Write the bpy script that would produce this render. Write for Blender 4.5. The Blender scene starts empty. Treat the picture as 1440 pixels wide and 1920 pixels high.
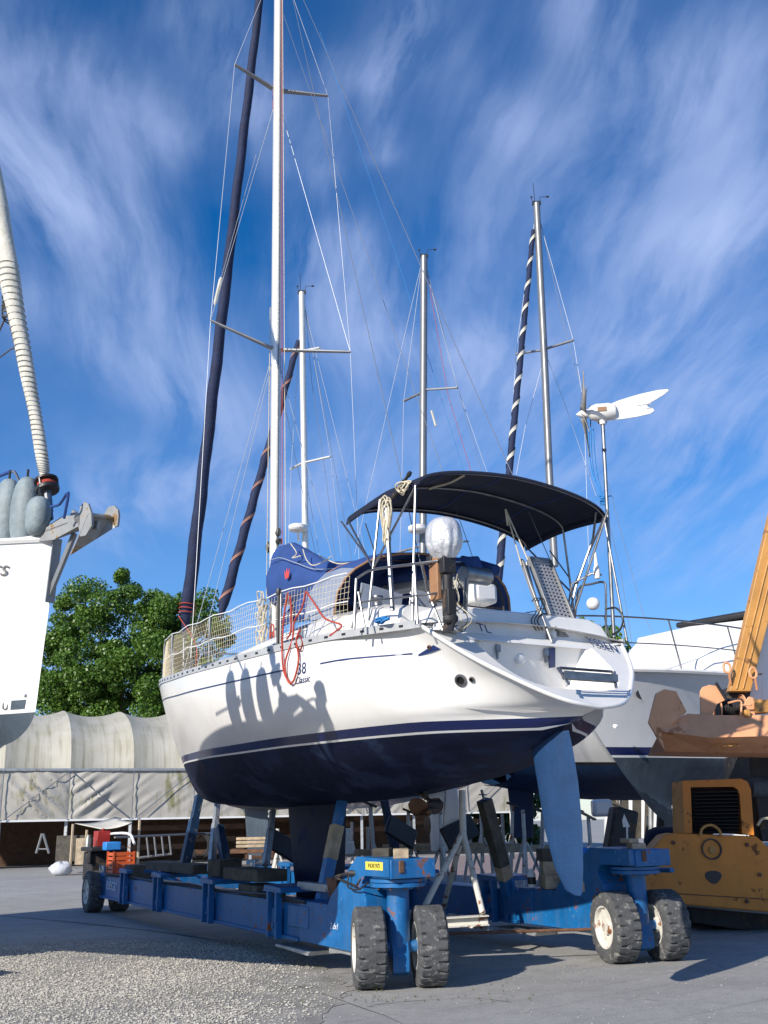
import bpy, math, random
import numpy as np
from mathutils import Vector, Matrix, Quaternion
random.seed(7); rng = np.random.default_rng(11)
SC = bpy.context.scene
# ------------------------------------------------------------------ camera
F_PX = 1900.0; EYE = 1.6
PITCH = math.atan(580 / F_PX); ROLL = math.radians(1.2)
CP, SP_, CR, SR = math.cos(PITCH), math.sin(PITCH), math.cos(ROLL), math.sin(ROLL)
cam = bpy.data.cameras.new('camera'); camo = bpy.data.objects.new('camera', cam)
SC.collection.objects.link(camo); SC.camera = camo
cam.sensor_fit = 'VERTICAL'; cam.sensor_height = 36; cam.sensor_width = 27
cam.lens = 36 * F_PX / 1920; cam.clip_end = 2000; cam.clip_start = 0.05
rt = Vector((CR, SR * SP_, -SR * CP)); up = Vector((SR, -CR * SP_, CR * CP)); bk = rt.cross(up)
camo.matrix_world = Matrix(((rt.x, up.x, bk.x, 0), (rt.y, up.y, bk.y, 0), (rt.z, up.z, bk.z, EYE), (0, 0, 0, 1)))
# ------------------------------------------------------------------ sky and sun
SUN_EL = math.radians(26); SUN_AZ = math.radians(39)      # light travels towards +x +y
TOSUN = Vector((-math.sin(SUN_AZ) * math.cos(SUN_EL), -math.cos(SUN_AZ) * math.cos(SUN_EL), math.sin(SUN_EL)))
W = bpy.data.worlds.new('World'); SC.world = W; W.use_nodes = True
nt = W.node_tree; nt.nodes.clear()
def N(t, ty, **kw):
    n = t.nodes.new(ty)
    for k, v in kw.items():
        if k.startswith('i_'):
            key = k[2:]; key = int(key) if key.isdigit() else key.replace('_', ' ')
            n.inputs[key].default_value = v
        else: setattr(n, k, v)
    return n
def lk(t, a, b): t.links.new(a, b)
out = N(nt, 'ShaderNodeOutputWorld'); bg = N(nt, 'ShaderNodeBackground'); bg.inputs[1].default_value = 0.088
sky = N(nt, 'ShaderNodeTexSky'); sky.sky_type = 'NISHITA'; sky.sun_disc = False
sky.sun_elevation = SUN_EL; sky.sun_rotation = math.atan2(TOSUN.x, TOSUN.y)
sky.altitude = 400; sky.air_density = 1.0; sky.dust_density = 0.2; sky.ozone_density = 3.0
tc = N(nt, 'ShaderNodeTexCoord'); sep = N(nt, 'ShaderNodeSeparateXYZ'); lk(nt, tc.outputs['Generated'], sep.inputs[0])
def M(t, op, a, b=None, c=None, clamp=False):
    n = t.nodes.new('ShaderNodeMath'); n.operation = op; n.use_clamp = clamp
    for i, v in enumerate((a, b, c)):
        if v is None: continue
        if isinstance(v, (int, float)): n.inputs[i].default_value = v
        else: t.links.new(v, n.inputs[i])
    return n.outputs[0]
zz = M(nt, 'ADD', M(nt, 'MAXIMUM', sep.outputs[2], 0.0), 0.16)
cx = M(nt, 'DIVIDE', sep.outputs[0], zz); cy = M(nt, 'DIVIDE', sep.outputs[1], zz)
def ncomb(t, x, y, z=0.0):
    n = t.nodes.new('ShaderNodeCombineXYZ')
    for i, v in enumerate((x, y, z)):
        if isinstance(v, (int, float)): n.inputs[i].default_value = v
        else: t.links.new(v, n.inputs[i])
    return n.outputs[0]
def noise(t, vec, scale, detail=4, rough=.55, dist=0.0, col=False):
    n = t.nodes.new('ShaderNodeTexNoise'); n.inputs['Scale'].default_value = scale
    n.inputs['Detail'].default_value = detail; n.inputs['Roughness'].default_value = rough
    n.inputs['Distortion'].default_value = dist
    if vec is not None: t.links.new(vec, n.inputs['Vector'])
    return n.outputs['Color' if col else 'Fac']
def ramp(t, fac, pts):
    n = t.nodes.new('ShaderNodeValToRGB'); cr = n.color_ramp
    while len(cr.elements) > 1: cr.elements.remove(cr.elements[-1])
    for i, (p, c) in enumerate(pts):
        e = cr.elements[0] if i == 0 else cr.elements.new(p)
        e.position = p
        e.color = (c, c, c, 1) if isinstance(c, (int, float)) else (*c[:3], 1)
    t.links.new(fac, n.inputs[0]); return n.outputs[0]
def mixc(t, fac, a, b, mode='MIX'):
    n = t.nodes.new('ShaderNodeMix'); n.data_type = 'RGBA'; n.blend_type = mode
    for k, v in ((0, fac), (6, a), (7, b)):
        if isinstance(v, (int, float)): n.inputs[k].default_value = v
        elif isinstance(v, tuple): n.inputs[k].default_value = (*v[:3], 1)
        else: t.links.new(v, n.inputs[k])
    return n.outputs[2]
def skc(px, py):            # photo direction -> cloud-plane coordinates
    a_ = (px - 720) / F_PX; b_ = -(py - 960) / F_PX
    a_, b_ = a_ * CR + b_ * SR, -a_ * SR + b_ * CR
    d = Vector((a_, CP - b_ * SP_, SP_ + b_ * CP)).normalized(); z = max(d.z, 0) + .16; return Vector((d.x / z, d.y / z, 0))
base_v = ncomb(nt, cx, cy)
wn = noise(nt, base_v, 1.3, 1, .4, 0, True)
def VM(op, a, b=None, out_=0):
    n = nt.nodes.new('ShaderNodeVectorMath'); n.operation = op
    for i, v in enumerate((a, b)):
        if v is None: continue
        if isinstance(v, (tuple, Vector)): n.inputs[i].default_value = v
        elif isinstance(v, (int, float)): n.inputs[3].default_value = v
        else: nt.links.new(v, n.inputs[i])
    return n.outputs[out_]
def vscale(v, k):
    n = nt.nodes.new('ShaderNodeVectorMath'); n.operation = 'SCALE'; nt.links.new(v, n.inputs[0]); n.inputs[3].default_value = k; return n.outputs[0]
wv = VM('MULTIPLY', vscale(VM('SUBTRACT', wn, (.5, .5, .5)), .34), (1, 1, 0)); pv_ = VM('ADD', base_v, wv)
wn2 = noise(nt, base_v, 5.0, 5, .6, 0, True); pv_ = VM('ADD', pv_, VM('MULTIPLY', vscale(VM('SUBTRACT', wn2, (.5, .5, .5)), .035), (1, 1, 0)))
cloud = None
STR = [((-80, 60), (70, 360), 130, .75), ((70, 360), (330, 700), 95, .62), ((60, 90), (280, 250), 70, .50), ((0, 560), (420, 800), 40, .32), ((330, -40), (470, 160), 70, .55), ((430, 120), (600, 360), 60, .30),
       ((775, -60), (735, 110), 55, .95), ((735, 110), (755, 300), 34, .62), ((840, 60), (1010, 260), 60, .30), ((1010, 260), (900, 480), 70, .25), ((1150, -60), (1260, 180), 120, .48), ((1260, 180), (1110, 470), 110, .40),
       ((1480, 60), (1330, 320), 70, .45), ((1460, 380), (1310, 470), 60, .85), ((1310, 470), (1150, 640), 60, .60), ((640, 520), (800, 640), 70, .70), ((800, 640), (980, 700), 80, .45), ((690, 470), (720, 620), 40, .4),
       ((330, 890), (200, 1000), 70, .60), ((560, 860), (700, 980), 90, .35), ((1000, 760), (1500, 720), 150, .40), ((1100, 950), (1500, 1000), 140, .38), ((620, 60), (640, 330), 30, .2), ((1380, 640), (1240, 900), 60, .3)]
for p0_, p1_, w_px, st_ in STR:
    A_, B_ = skc(*p0_), skc(*p1_); mx_, my_ = (p0_[0] + p1_[0]) / 2, (p0_[1] + p1_[1]) / 2
    dpx = Vector((p1_[1] - p0_[1], -(p1_[0] - p0_[0]))).normalized() * w_px; wd = (skc(mx_ + dpx.x, my_ + dpx.y) - skc(mx_, my_)).length
    AB = B_ - A_; L2_ = AB.length_squared
    pa = VM('SUBTRACT', pv_, A_); t_ = M(nt, 'DIVIDE', VM('DOT_PRODUCT', pa, AB, 1), L2_, clamp=True)
    n = nt.nodes.new('ShaderNodeVectorMath'); n.operation = 'SCALE'; n.inputs[0].default_value = AB; nt.links.new(t_, n.inputs[3])
    ds = M(nt, 'DIVIDE', VM('LENGTH', VM('SUBTRACT', pa, n.outputs[0]), None, 1), wd)
    g_ = M(nt, 'MULTIPLY', M(nt, 'EXPONENT', M(nt, 'MULTIPLY', M(nt, 'MULTIPLY', ds, ds), -.8)), st_)
    cloud = g_ if cloud is None else M(nt, 'ADD', cloud, g_)
sx, sy = nt.nodes.new('ShaderNodeSeparateXYZ'), None; nt.links.new(pv_, sx.inputs[0])
fib = noise(nt, ncomb(nt, M(nt, 'MULTIPLY', M(nt, 'ADD', sx.outputs[0], M(nt, 'MULTIPLY', sx.outputs[1], .12)), 10.5), M(nt, 'MULTIPLY', sx.outputs[1], 2.1), 2.2), 1.0, 10, .57, .15)
mot = noise(nt, pv_, 2.6, 7, .55, .2)
tex = M(nt, 'ADD', ramp(nt, fib, [(.38, .10), (.51, .55), (.66, 1.35)]), M(nt, 'MULTIPLY', M(nt, 'SUBTRACT', mot, .5), 1.5))
veil = M(nt, 'MULTIPLY', ramp(nt, noise(nt, pv_, .9, 5, .5), [(.42, .0), (.66, .26)]), ramp(nt, fib, [(.3, .5), (.7, 1.2)]))
clf = M(nt, 'ADD', M(nt, 'MULTIPLY', M(nt, 'MULTIPLY', cloud, .82), M(nt, 'MAXIMUM', tex, .05)), veil)
clf = M(nt, 'ADD', clf, ramp(nt, sep.outputs[2], [(.0, .55), (.12, .42), (.30, .16), (.50, 0.0)]))
clf = M(nt, 'MULTIPLY', M(nt, 'DIVIDE', clf, M(nt, 'ADD', clf, .95)), 1.30, clamp=True)
hsv = N(nt, 'ShaderNodeHueSaturation'); hsv.inputs['Saturation'].default_value = 1.58; hsv.inputs['Value'].default_value = 1.38
hsv.inputs['Hue'].default_value = 0.508
lk(nt, sky.outputs[0], hsv.inputs['Color'])
skyc = mixc(nt, clf, hsv.outputs[0], (4.5, 5.7, 9.0))
lk(nt, skyc, bg.inputs[0]); lk(nt, bg.outputs[0], out.inputs[0])
sun = bpy.data.lights.new('sun', 'SUN'); suno = bpy.data.objects.new('sun', sun); SC.collection.objects.link(suno)
sun.energy = 5.0; sun.angle = math.radians(.53); sun.color = (1, .93, .83)
suno.rotation_euler = TOSUN.to_track_quat('Z', 'Y').to_euler(); suno.location = (-20, -30, 30)
SC.view_settings.view_transform = 'Standard'; SC.view_settings.look = 'None'
SC.view_settings.exposure = 0.28; SC.view_settings.gamma = 1.0; SC.view_settings.use_curve_mapping = False
SC.render.engine = 'CYCLES'
# ------------------------------------------------------------------ measuring helpers (pixel of the 1440x1920 photo -> world point on a given plane)
def ray(px, py):
    a = (px - 720) / F_PX; b = -(py - 960) / F_PX
    a, b = a * CR + b * SR, -a * SR + b * CR
    return Vector((a, CP - b * SP_, SP_ + b * CP))
def atz(px, py, z):
    d = ray(px, py); t = (z - EYE) / d.z; return Vector((0, 0, EYE)) + d * t
def atY(px, py, Y):
    d = ray(px, py); return Vector((0, 0, EYE)) + d * (Y / d.y)
class Frame:
    def __init__(s, ox, oy, hd):
        s.o = Vector((ox, oy, 0)); h = math.radians(hd)
        s.d = Vector((-math.sin(h), math.cos(h), 0)); s.p = Vector((-s.d.y, s.d.x, 0))
    def w(s, x, y, z): return s.o + s.d * x + s.p * y + Vector((0, 0, z))
    def at(s, px, py, y):
        r = ray(px, py); o = Vector((0, 0, EYE))
        t = (y + (s.o - o).dot(s.p)) / r.dot(s.p); P = o + r * t; return P
    def atx(s, px, py, x):
        r = ray(px, py); o = Vector((0, 0, EYE))
        t = (x + (s.o - o).dot(s.d)) / r.dot(s.d); return o + r * t
    def loc(s, P): q = P - s.o; return q.dot(s.d), q.dot(s.p), P.z
    def mat(s, x=0, y=0, z=0):
        q = s.w(x, y, z)
        return Matrix(((s.d.x, s.p.x, 0, q.x), (s.d.y, s.p.y, 0, q.y), (0, 0, 1, q.z), (0, 0, 0, 1)))
# ------------------------------------------------------------------ mesh builder
class MB:
    def __init__(s): s.v = []; s.f = []; s.mi = []; s.cur = 0
    def add(s, vs, fs):
        o = len(s.v); s.v += [Vector(v) for v in vs]
        for f in fs: s.f.append([i + o for i in f]); s.mi.append(s.cur)
        return s
    def box(s, c, size, R=None):
        hx, hy, hz = size[0] / 2, size[1] / 2, size[2] / 2; c = Vector(c)
        vs = [Vector((x, y, z)) for x in (-hx, hx) for y in (-hy, hy) for z in (-hz, hz)]
        if R is not None: vs = [R @ v for v in vs]
        return s.add([v + c for v in vs], [(0, 1, 3, 2), (4, 6, 7, 5), (0, 4, 5, 1), (2, 3, 7, 6), (0, 2, 6, 4), (1, 5, 7, 3)])
    def hexa(s, a, b):       # two quads (4 pts each), joined
        return s.add(list(a) + list(b), [(3, 2, 1, 0), (4, 5, 6, 7), (0, 1, 5, 4), (1, 2, 6, 5), (2, 3, 7, 6), (3, 0, 4, 7)])
    def bar(s, p0, p1, w, h, upv=(0, 0, 1), w1=None, h1=None):
        p0, p1 = Vector(p0), Vector(p1); d = (p1 - p0).normalized(); u = Vector(upv)
        if abs(d.dot(u)) > .98: u = Vector((1, 0, 0))
        sd = d.cross(u).normalized(); u = sd.cross(d)
        w1 = w if w1 is None else w1; h1 = h if h1 is None else h1
        q = lambda p, w, h: [p - sd * w / 2 - u * h / 2, p + sd * w / 2 - u * h / 2, p + sd * w / 2 + u * h / 2, p - sd * w / 2 + u * h / 2]
        return s.hexa(q(p0, w, h), q(p1, w1, h1))
    def loft(s, rings, cap=True, closed=True):
        n = len(rings[0]); o = len(s.v); vs = [v for r in rings for v in r]; fs = []
        for i in range(len(rings) - 1):
            for j in range(n if closed else n - 1):
                k = (j + 1) % n; fs.append((i * n + j, i * n + k, (i + 1) * n + k, (i + 1) * n + j))
        if cap: fs.append(tuple(range(n))[::-1]); fs.append(tuple((len(rings) - 1) * n + j for j in range(n)))
        return s.add(vs, fs)
    def tube(s, pts, r, n=8, cap=True):
        pts = [Vector(p) for p in pts]; rs = r if isinstance(r, (list, tuple)) else [r] * len(pts)
        rings = []; prev = None
        for i, p in enumerate(pts):
            a = pts[max(i - 1, 0)]; b = pts[min(i + 1, len(pts) - 1)]; d = (b - a)
            d = d.normalized() if d.length > 1e-9 else Vector((0, 0, 1))
            if prev is None:
                u = Vector((0, 0, 1)) if abs(d.z) < .9 else Vector((1, 0, 0))
                sd = d.cross(u).normalized()
            else: sd = (prev - d * prev.dot(d)); sd = sd.normalized() if sd.length > 1e-6 else d.orthogonal().normalized()
            prev = sd; u = sd.cross(d)
            rings.append([p + (sd * math.cos(2 * math.pi * k / n) + u * math.sin(2 * math.pi * k / n)) * rs[i] for k in range(n)])
        return s.loft(rings, cap)
    def lathe(s, prof, n=24, Mx=None, cap=False):   # prof: (r, h) about local z
        rings = [[Vector((r * math.cos(2 * math.pi * k / n), r * math.sin(2 * math.pi * k / n), h)) for k in range(n)] for r, h in prof]
        if Mx is not None: rings = [[Mx @ v for v in r] for r in rings]
        return s.loft(rings, cap)
    def prism(s, poly, th, Mx):     # poly in local xy, extruded +-th/2 in z
        n = len(poly); a = [Mx @ Vector((x, y, -th / 2)) for x, y in poly]; b = [Mx @ Vector((x, y, th / 2)) for x, y in poly]
        return s.add(a + b, [tuple(range(n))[::-1], tuple(range(n, 2 * n))] + [(i, (i + 1) % n, n + (i + 1) % n, n + i) for i in range(n)])
    def slab(s, poly, vec):         # poly: world points, extruded by vec
        n = len(poly); vec = Vector(vec); a = [Vector(p) for p in poly]
        return s.add(a + [p + vec for p in a], [tuple(range(n))[::-1], tuple(range(n, 2 * n))] + [(i, (i + 1) % n, n + (i + 1) % n, n + i) for i in range(n)])
    def grid(s, P, closed=False):
        r, c = len(P), len(P[0]); fs = []
        for i in range(r - 1):
            for j in range(c if closed else c - 1):
                k = (j + 1) % c; fs.append((i * c + j, i * c + k, (i + 1) * c + k, (i + 1) * c + j))
        return s.add([p for row in P for p in row], fs)
    def ball(s, c, r, n=12, sc=(1, 1, 1), R=None):
        c = Vector(c); rings = []
        for i in range(1, n // 2):
            a = math.pi * i / (n // 2)
            ring = [Vector((r * sc[0] * math.sin(a) * math.cos(2 * math.pi * k / n), r * sc[1] * math.sin(a) * math.sin(2 * math.pi * k / n), r * sc[2] * math.cos(a))) for k in range(n)]
            rings.append([(R @ v if R else v) + c for v in ring])
        return s.loft(rings, True)
    def build(s, name, mat, parent=None, smooth=35, bev=0, thick=0, sub=0):
        me = bpy.data.meshes.new(name); off = world_off(parent)
        me.from_pydata([tuple(v - off) for v in s.v], [], s.f)
        mats = mat if isinstance(mat, (list, tuple)) else [mat]
        for m in mats: me.materials.append(m)
        if len(mats) > 1: me.polygons.foreach_set('material_index', s.mi)
        if smooth:
            me.polygons.foreach_set('use_smooth', [True] * len(me.polygons)); me.set_sharp_from_angle(angle=math.radians(smooth))
        me.update()
        o = bpy.data.objects.new(name, me); SC.collection.objects.link(o)
        if parent is not None: o.parent = parent
        if thick:
            m = o.modifiers.new('solid', 'SOLIDIFY'); m.thickness = thick; m.offset = 0
        if sub:
            m = o.modifiers.new('sub', 'SUBSURF'); m.levels = sub; m.render_levels = sub
        if bev:
            m = o.modifiers.new('bevel', 'BEVEL'); m.width = bev; m.segments = 2; m.limit_method = 'ANGLE'
        return o
def world_off(p):
    o = Vector((0, 0, 0))
    while p is not None: o += Vector(p.location); p = p.parent
    return o
def thing(name, label, cat, loc=(0, 0, 0), group=None):
    o = bpy.data.objects.new(name, None); SC.collection.objects.link(o); o.location = loc; o.empty_display_size = .2
    o['label'] = label; o['category'] = cat
    if group: o['group'] = group
    return o
def tag(o, label, cat, group=None):
    o['label'] = label; o['category'] = cat
    if group: o['group'] = group
    return o
def stuff(o): o['kind'] = 'stuff'; return o
def dup(o, Mx=None, parent=None):
    c = o.copy(); SC.collection.objects.link(c); c.parent = parent
    if Mx is not None: c.matrix_local = Mx @ o.matrix_local
    for ch in list(o.children): dup(ch, None, c)
    return c
def text(s, size, P, right, upv, mat, parent, name='lettering', ext=.002, shear=0, align='CENTER', tall=1.0):
    cu = bpy.data.curves.new(name, 'FONT'); cu.body = s; cu.size = size; cu.extrude = ext; cu.shear = shear; cu.align_x = align; cu.align_y = 'CENTER'
    tmp = bpy.data.objects.new('tmp', cu); SC.collection.objects.link(tmp)
    dg = bpy.context.evaluated_depsgraph_get(); me = bpy.data.meshes.new_from_object(tmp.evaluated_get(dg))
    bpy.data.objects.remove(tmp)
    r = Vector(right).normalized(); n = r.cross(Vector(upv)).normalized(); u = n.cross(r) * tall
    P = Vector(P) - world_off(parent)
    me.transform(Matrix(((r.x, u.x, n.x, P.x), (r.y, u.y, n.y, P.y), (r.z, u.z, n.z, P.z), (0, 0, 0, 1))))
    me.materials.clear(); me.materials.append(mat)
    o = bpy.data.objects.new(name, me); SC.collection.objects.link(o); o.parent = parent; return o
def sp(pts):         # monotone cubic interpolation
    X = [p[0] for p in pts]; Y = [p[1] for p in pts]; n = len(X)
    d = [(Y[i + 1] - Y[i]) / (X[i + 1] - X[i]) for i in range(n - 1)]
    m = [d[0]] + [0 if d[i - 1] * d[i] <= 0 else 2 * d[i - 1] * d[i] / (d[i - 1] + d[i]) for i in range(1, n - 1)] + [d[-1]]
    def f(x):
        if x <= X[0]: return Y[0]
        if x >= X[-1]: return Y[-1]
        i = max(j for j in range(n - 1) if X[j] <= x); h = X[i + 1] - X[i]; t = (x - X[i]) / h
        return (2 * t**3 - 3 * t * t + 1) * Y[i] + (t**3 - 2 * t * t + t) * h * m[i] + (-2 * t**3 + 3 * t * t) * Y[i + 1] + (t**3 - t * t) * h * m[i + 1]
    return f
def lerp(a, b, t): return a + (b - a) * t
def curve(pts, n=6):     # catmull-rom through points
    pts = [Vector(p) for p in pts]
    if len(pts) < 3: return pts
    P = [pts[0] * 2 - pts[1]] + pts + [pts[-1] * 2 - pts[-2]]; out_ = []
    for i in range(1, len(P) - 2):
        for k in range(n):
            t = k / n; a, b, c_, d = P[i - 1], P[i], P[i + 1], P[i + 2]
            out_.append(.5 * ((2 * b) + (c_ - a) * t + (2 * a - 5 * b + 4 * c_ - d) * t * t + (3 * b - a - 3 * c_ + d) * t**3))
    return out_ + [pts[-1]]
# ------------------------------------------------------------------ materials
def pm(name, col, rough=.5, metal=0.0, var=.15, scale=3.0, bump=0.0, bscale=40.0, wear=None, wamt=0.0, wscale=6.0, coat=0.0, streak=0.0, dirt=None, spec=.5, trans=0.0, fine=0.0, chips=None):
    m = bpy.data.materials.new(name); m.use_nodes = True; t = m.node_tree
    b = t.nodes['Principled BSDF']; b.inputs['Roughness'].default_value = rough; b.inputs['Metallic'].default_value = metal
    b.inputs['Specular IOR Level'].default_value = spec
    if coat: b.inputs['Coat Weight'].default_value = coat; b.inputs['Coat Roughness'].default_value = .12
    tcn = t.nodes.new('ShaderNodeTexCoord'); oc = tcn.outputs['Object']
    n1 = noise(t, oc, scale, 6, .6)
    lo = tuple(max(0, c * (1 - var)) for c in col); hi = tuple(min(1, c * (1 + var)) for c in col)
    c = mixc(t, ramp(t, n1, [(.3, 0.0), (.7, 1.0)]), lo, hi)
    if fine:
        c = mixc(t, M(t, 'MULTIPLY', ramp(t, noise(t, oc, 60, 3, .6), [(.4, 0.0), (.7, 1.0)]), fine), c, tuple(x * .45 for x in col))
    if streak:
        mp = t.nodes.new('ShaderNodeMapping'); mp.inputs['Scale'].default_value = (1, 1, .08); t.links.new(oc, mp.inputs[0])
        ns = noise(t, mp.outputs[0], 7.0, 5, .6)
        c = mixc(t, M(t, 'MULTIPLY', ramp(t, ns, [(.5, 0.0), (.72, 1.0)]), streak), c, dirt or tuple(x * .5 for x in col))
    if chips:
        cf = M(t, 'MULTIPLY', ramp(t, noise(t, oc, 17, 6, .7), [(.63, 0.0), (.66, 1.0)]), ramp(t, noise(t, oc, 2.2, 3, .5), [(.45, 0.0), (.6, .8)]))
        c = mixc(t, cf, c, chips)
    if wear:
        nw = noise(t, oc, wscale, 8, .68)
        wf = ramp(t, nw, [(.62 - .16 * wamt, 0.0), (.66 - .14 * wamt, 1.0)])
        nc = noise(t, oc, wscale * 3, 4, .5)
        c = mixc(t, wf, c, mixc(t, nc, wear, tuple(x * 1.7 for x in wear)))
        t.links.new(M(t, 'ADD', M(t, 'MULTIPLY', wf, .3), rough, clamp=True), b.inputs['Roughness'])
    t.links.new(c, b.inputs['Base Color'])
    if bump:
        bn = t.nodes.new('ShaderNodeBump'); bn.inputs['Strength'].default_value = bump; bn.inputs['Distance'].default_value = .02
        t.links.new(noise(t, oc, bscale, 5, .6), bn.inputs['Height']); t.links.new(bn.outputs[0], b.inputs['Normal'])
    if trans: b.inputs['Transmission Weight'].default_value = trans
    return m
RUST = (.16, .06, .025)
MT = dict(
 gel=pm('gelcoat', (.73, .72, .695), .24, var=.03, scale=1.2, coat=.35, streak=.26, dirt=(.62, .58, .50)),
 gel2=pm('gelcoat_grey', (.68, .69, .70), .25, var=.03, scale=1.5, coat=.4, streak=.12, dirt=(.40, .38, .34)),
 deck=pm('deck_gelcoat', (.76, .75, .72), .4, var=.05, scale=2),
 navyhull=pm('navy_antifouling', (.0035, .008, .034), .6, var=.35, scale=1.6, bump=.15, bscale=20, streak=.35, dirt=(.010, .018, .045), spec=.25, wear=(.012, .022, .055), wamt=.5, wscale=1.6),
 rudder=pm('blue_antifouling', (.006, .040, .120), .6, var=.2, scale=2.5, bump=.25, bscale=25, streak=.4, dirt=(.02, .05, .13), fine=.25),
 stripe=pm('boot_stripe_blue', (.003, .012, .085), .25, var=.05, coat=.3),
 dkblue=pm('print_blue', (.012, .03, .12), .35, var=.05),
 white=pm('white_paint', (.78, .78, .76), .4, var=.06, scale=4),
 antifoul=pm('slate_antifouling', (.045, .065, .085), .6, var=.3, scale=2, bump=.2, bscale=22, streak=.4, dirt=(.10, .12, .13)),
 canvas=pm('navy_canvas', (.018, .055, .20), .85, var=.18, scale=2.2, bump=.35, bscale=7),
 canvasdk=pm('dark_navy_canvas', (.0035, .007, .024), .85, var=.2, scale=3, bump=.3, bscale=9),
 sailnavy=pm('furled_sail_canvas', (.008, .016, .055), .8, var=.3, scale=4, bump=.6, bscale=12),
 sailcream=pm('cream_sail_cover', (.52, .50, .43), .8, var=.15, scale=6, bump=.5, bscale=14),
 steel=pm('stainless_steel', (.27, .27, .275), .40, 1.0, var=.3, scale=9),
 alu=pm('aluminium', (.24, .245, .25), .45, .5, var=.1, scale=5, streak=.2, dirt=(.35, .35, .34)),
 mastw=pm('anodised_mast', (.74, .72, .66), .35, .35, var=.06, scale=3, streak=.12, dirt=(.45, .43, .38)),
 wire=pm('rigging_wire', (.46, .48, .50), .45, .4, var=.05),
 wired=pm('dark_rigging_wire', (.16, .18, .22), .5, .3, var=.1),
 blue=pm('worn_blue_paint', (.006, .120, .335), .42, var=.22, scale=5, bump=.15, bscale=18, wear=RUST, wamt=.12, wscale=5, streak=.34, dirt=(.10, .15, .22), fine=.18, chips=(.30, .36, .42)),
 blued=pm('dark_blue_paint', (.006, .028, .075), .5, var=.25, scale=5, wear=(.10, .10, .09), wamt=.3, wscale=7, streak=.2),
 rubber=pm('tyre_rubber', (.075, .078, .082), .9, var=.22, scale=7, bump=.5, bscale=45, wear=(.15, .145, .135), wamt=.35, wscale=14),
 black=pm('black_plastic', (.018, .018, .02), .45, var=.2),
 blackm=pm('sooty_black_metal', (.025, .025, .028), .6, .3, var=.4, wear=(.07, .05, .035), wamt=.4),
 rust=pm('rusty_steel', (.15, .075, .045), .85, .1, var=.4, scale=9, bump=.4, bscale=40),
 wood=pm('weathered_timber', (.40, .32, .22), .9, var=.3, scale=8, bump=.5, bscale=30, streak=.4, dirt=(.14, .10, .07), fine=.35),
 woodp=pm('pale_timber', (.45, .36, .25), .9, var=.25, scale=9, bump=.5, bscale=30, fine=.3),
 woodd=pm('dark_timber', (.075, .068, .055), .9, var=.4, scale=6, bump=.5, bscale=25),
 plank=pm('brown_planking', (.10, .052, .028), .8, var=.35, scale=5, bump=.3, bscale=20),
 yellow=pm('yellow_machine_paint', (.66, .225, .022), .5, var=.12, scale=2.5, bump=.15, bscale=14, wear=(.13, .05, .015), wamt=.12, wscale=4, streak=.28, dirt=(.34, .15, .02), fine=.08),
 orange=pm('orange_machine_paint', (.70, .34, .17), .55, var=.10, scale=3, bump=.15, bscale=14, wear=(.30, .13, .06), wamt=.04, wscale=4, streak=.2, dirt=(.35, .15, .07)),
 boom=pm('ochre_boom_paint', (.50, .25, .065), .5, var=.14, scale=3, bump=.12, bscale=14, wear=(.16, .07, .03), wamt=.2, wscale=5, streak=.3, dirt=(.28, .14, .04)),
 standw=pm('chipped_white_paint', (.62, .60, .54), .6, var=.12, scale=6, wear=RUST, wamt=.42, wscale=7),
 standg=pm('galvanised_steel', (.40, .42, .43), .5, .6, var=.2, scale=8, wear=RUST, wamt=.15),
 tarp=pm('dirty_roof_membrane', (.46, .46, .43), .65, var=.1, scale=.6, streak=.85, dirt=(.21, .185, .13), bump=.05, bscale=3, wear=None),
 orangep=pm('orange_plastic', (.55, .10, .025), .45, var=.1),
 redp=pm('red_paint', (.32, .02, .015), .45, var=.2),
 bluep=pm('blue_plastic', (.03, .22, .60), .4, var=.1),
 silver=pm('silver_cover_fabric', (.55, .56, .58), .40, .3, var=.2, scale=8, bump=1.3, bscale=9),
 greyfab=pm('grey_pvc_fabric', (.20, .245, .26), .6, var=.25, scale=6, bump=.8, bscale=7, streak=.3, dirt=(.12, .14, .15)),
 vinyl=pm('grey_clear_vinyl', (.26, .29, .35), .18, var=.15, scale=4, coat=.5, bump=.3, bscale=5),
 rope=pm('cream_rope', (.55, .49, .36), .9, var=.2, scale=20),
 ropered=pm('red_rope', (.38, .05, .03), .9, var=.2, scale=20),
 ropeblue=pm('blue_rope', (.03, .20, .50), .9, var=.2, scale=20),
 net=pm('netting_cord', (.55, .48, .34), .9, var=.1),
 brown=pm('brown_board', (.30, .155, .075), .6, var=.15, scale=9),
 bronze=pm('bronze_propeller', (.23, .13, .075), .45, .7, var=.3, scale=9),
 galv=pm('anchor_galvanised', (.30, .305, .30), .6, .4, var=.2, scale=6, wear=(.22, .15, .08), wamt=.3),
 ropeor=pm('faded_orange_strip', (.26, .13, .10), .8, var=.2),
 blade=pm('turbine_blade_grey', (.26, .245, .22), .5, var=.15),
 railalu=pm('pale_rail_aluminium', (.48, .49, .49), .5, .3, var=.15, scale=6),
 redb=pm('logo_red', (.62, .06, .04), .6, var=.05),
 yel=pm('yellow_sign', (.75, .62, .08), .6, var=.1, scale=12, wear=(.1, .1, .06), wamt=.25, wscale=25),
 chalk=pm('chalk_white', (.60, .64, .70), .8, var=.1),
 glass=pm('dark_window', (.015, .02, .025), .08, var=.1, coat=.6),
 bag=pm('white_sack', (.52, .54, .58), .75, var=.15, scale=10, bump=.7, bscale=9),
 dirtygl=pm('pale_translucent_panel', (.60, .60, .56), .5, var=.1),
 bottle=pm('white_bottle', (.75, .78, .78), .25, var=.05),
)
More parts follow.
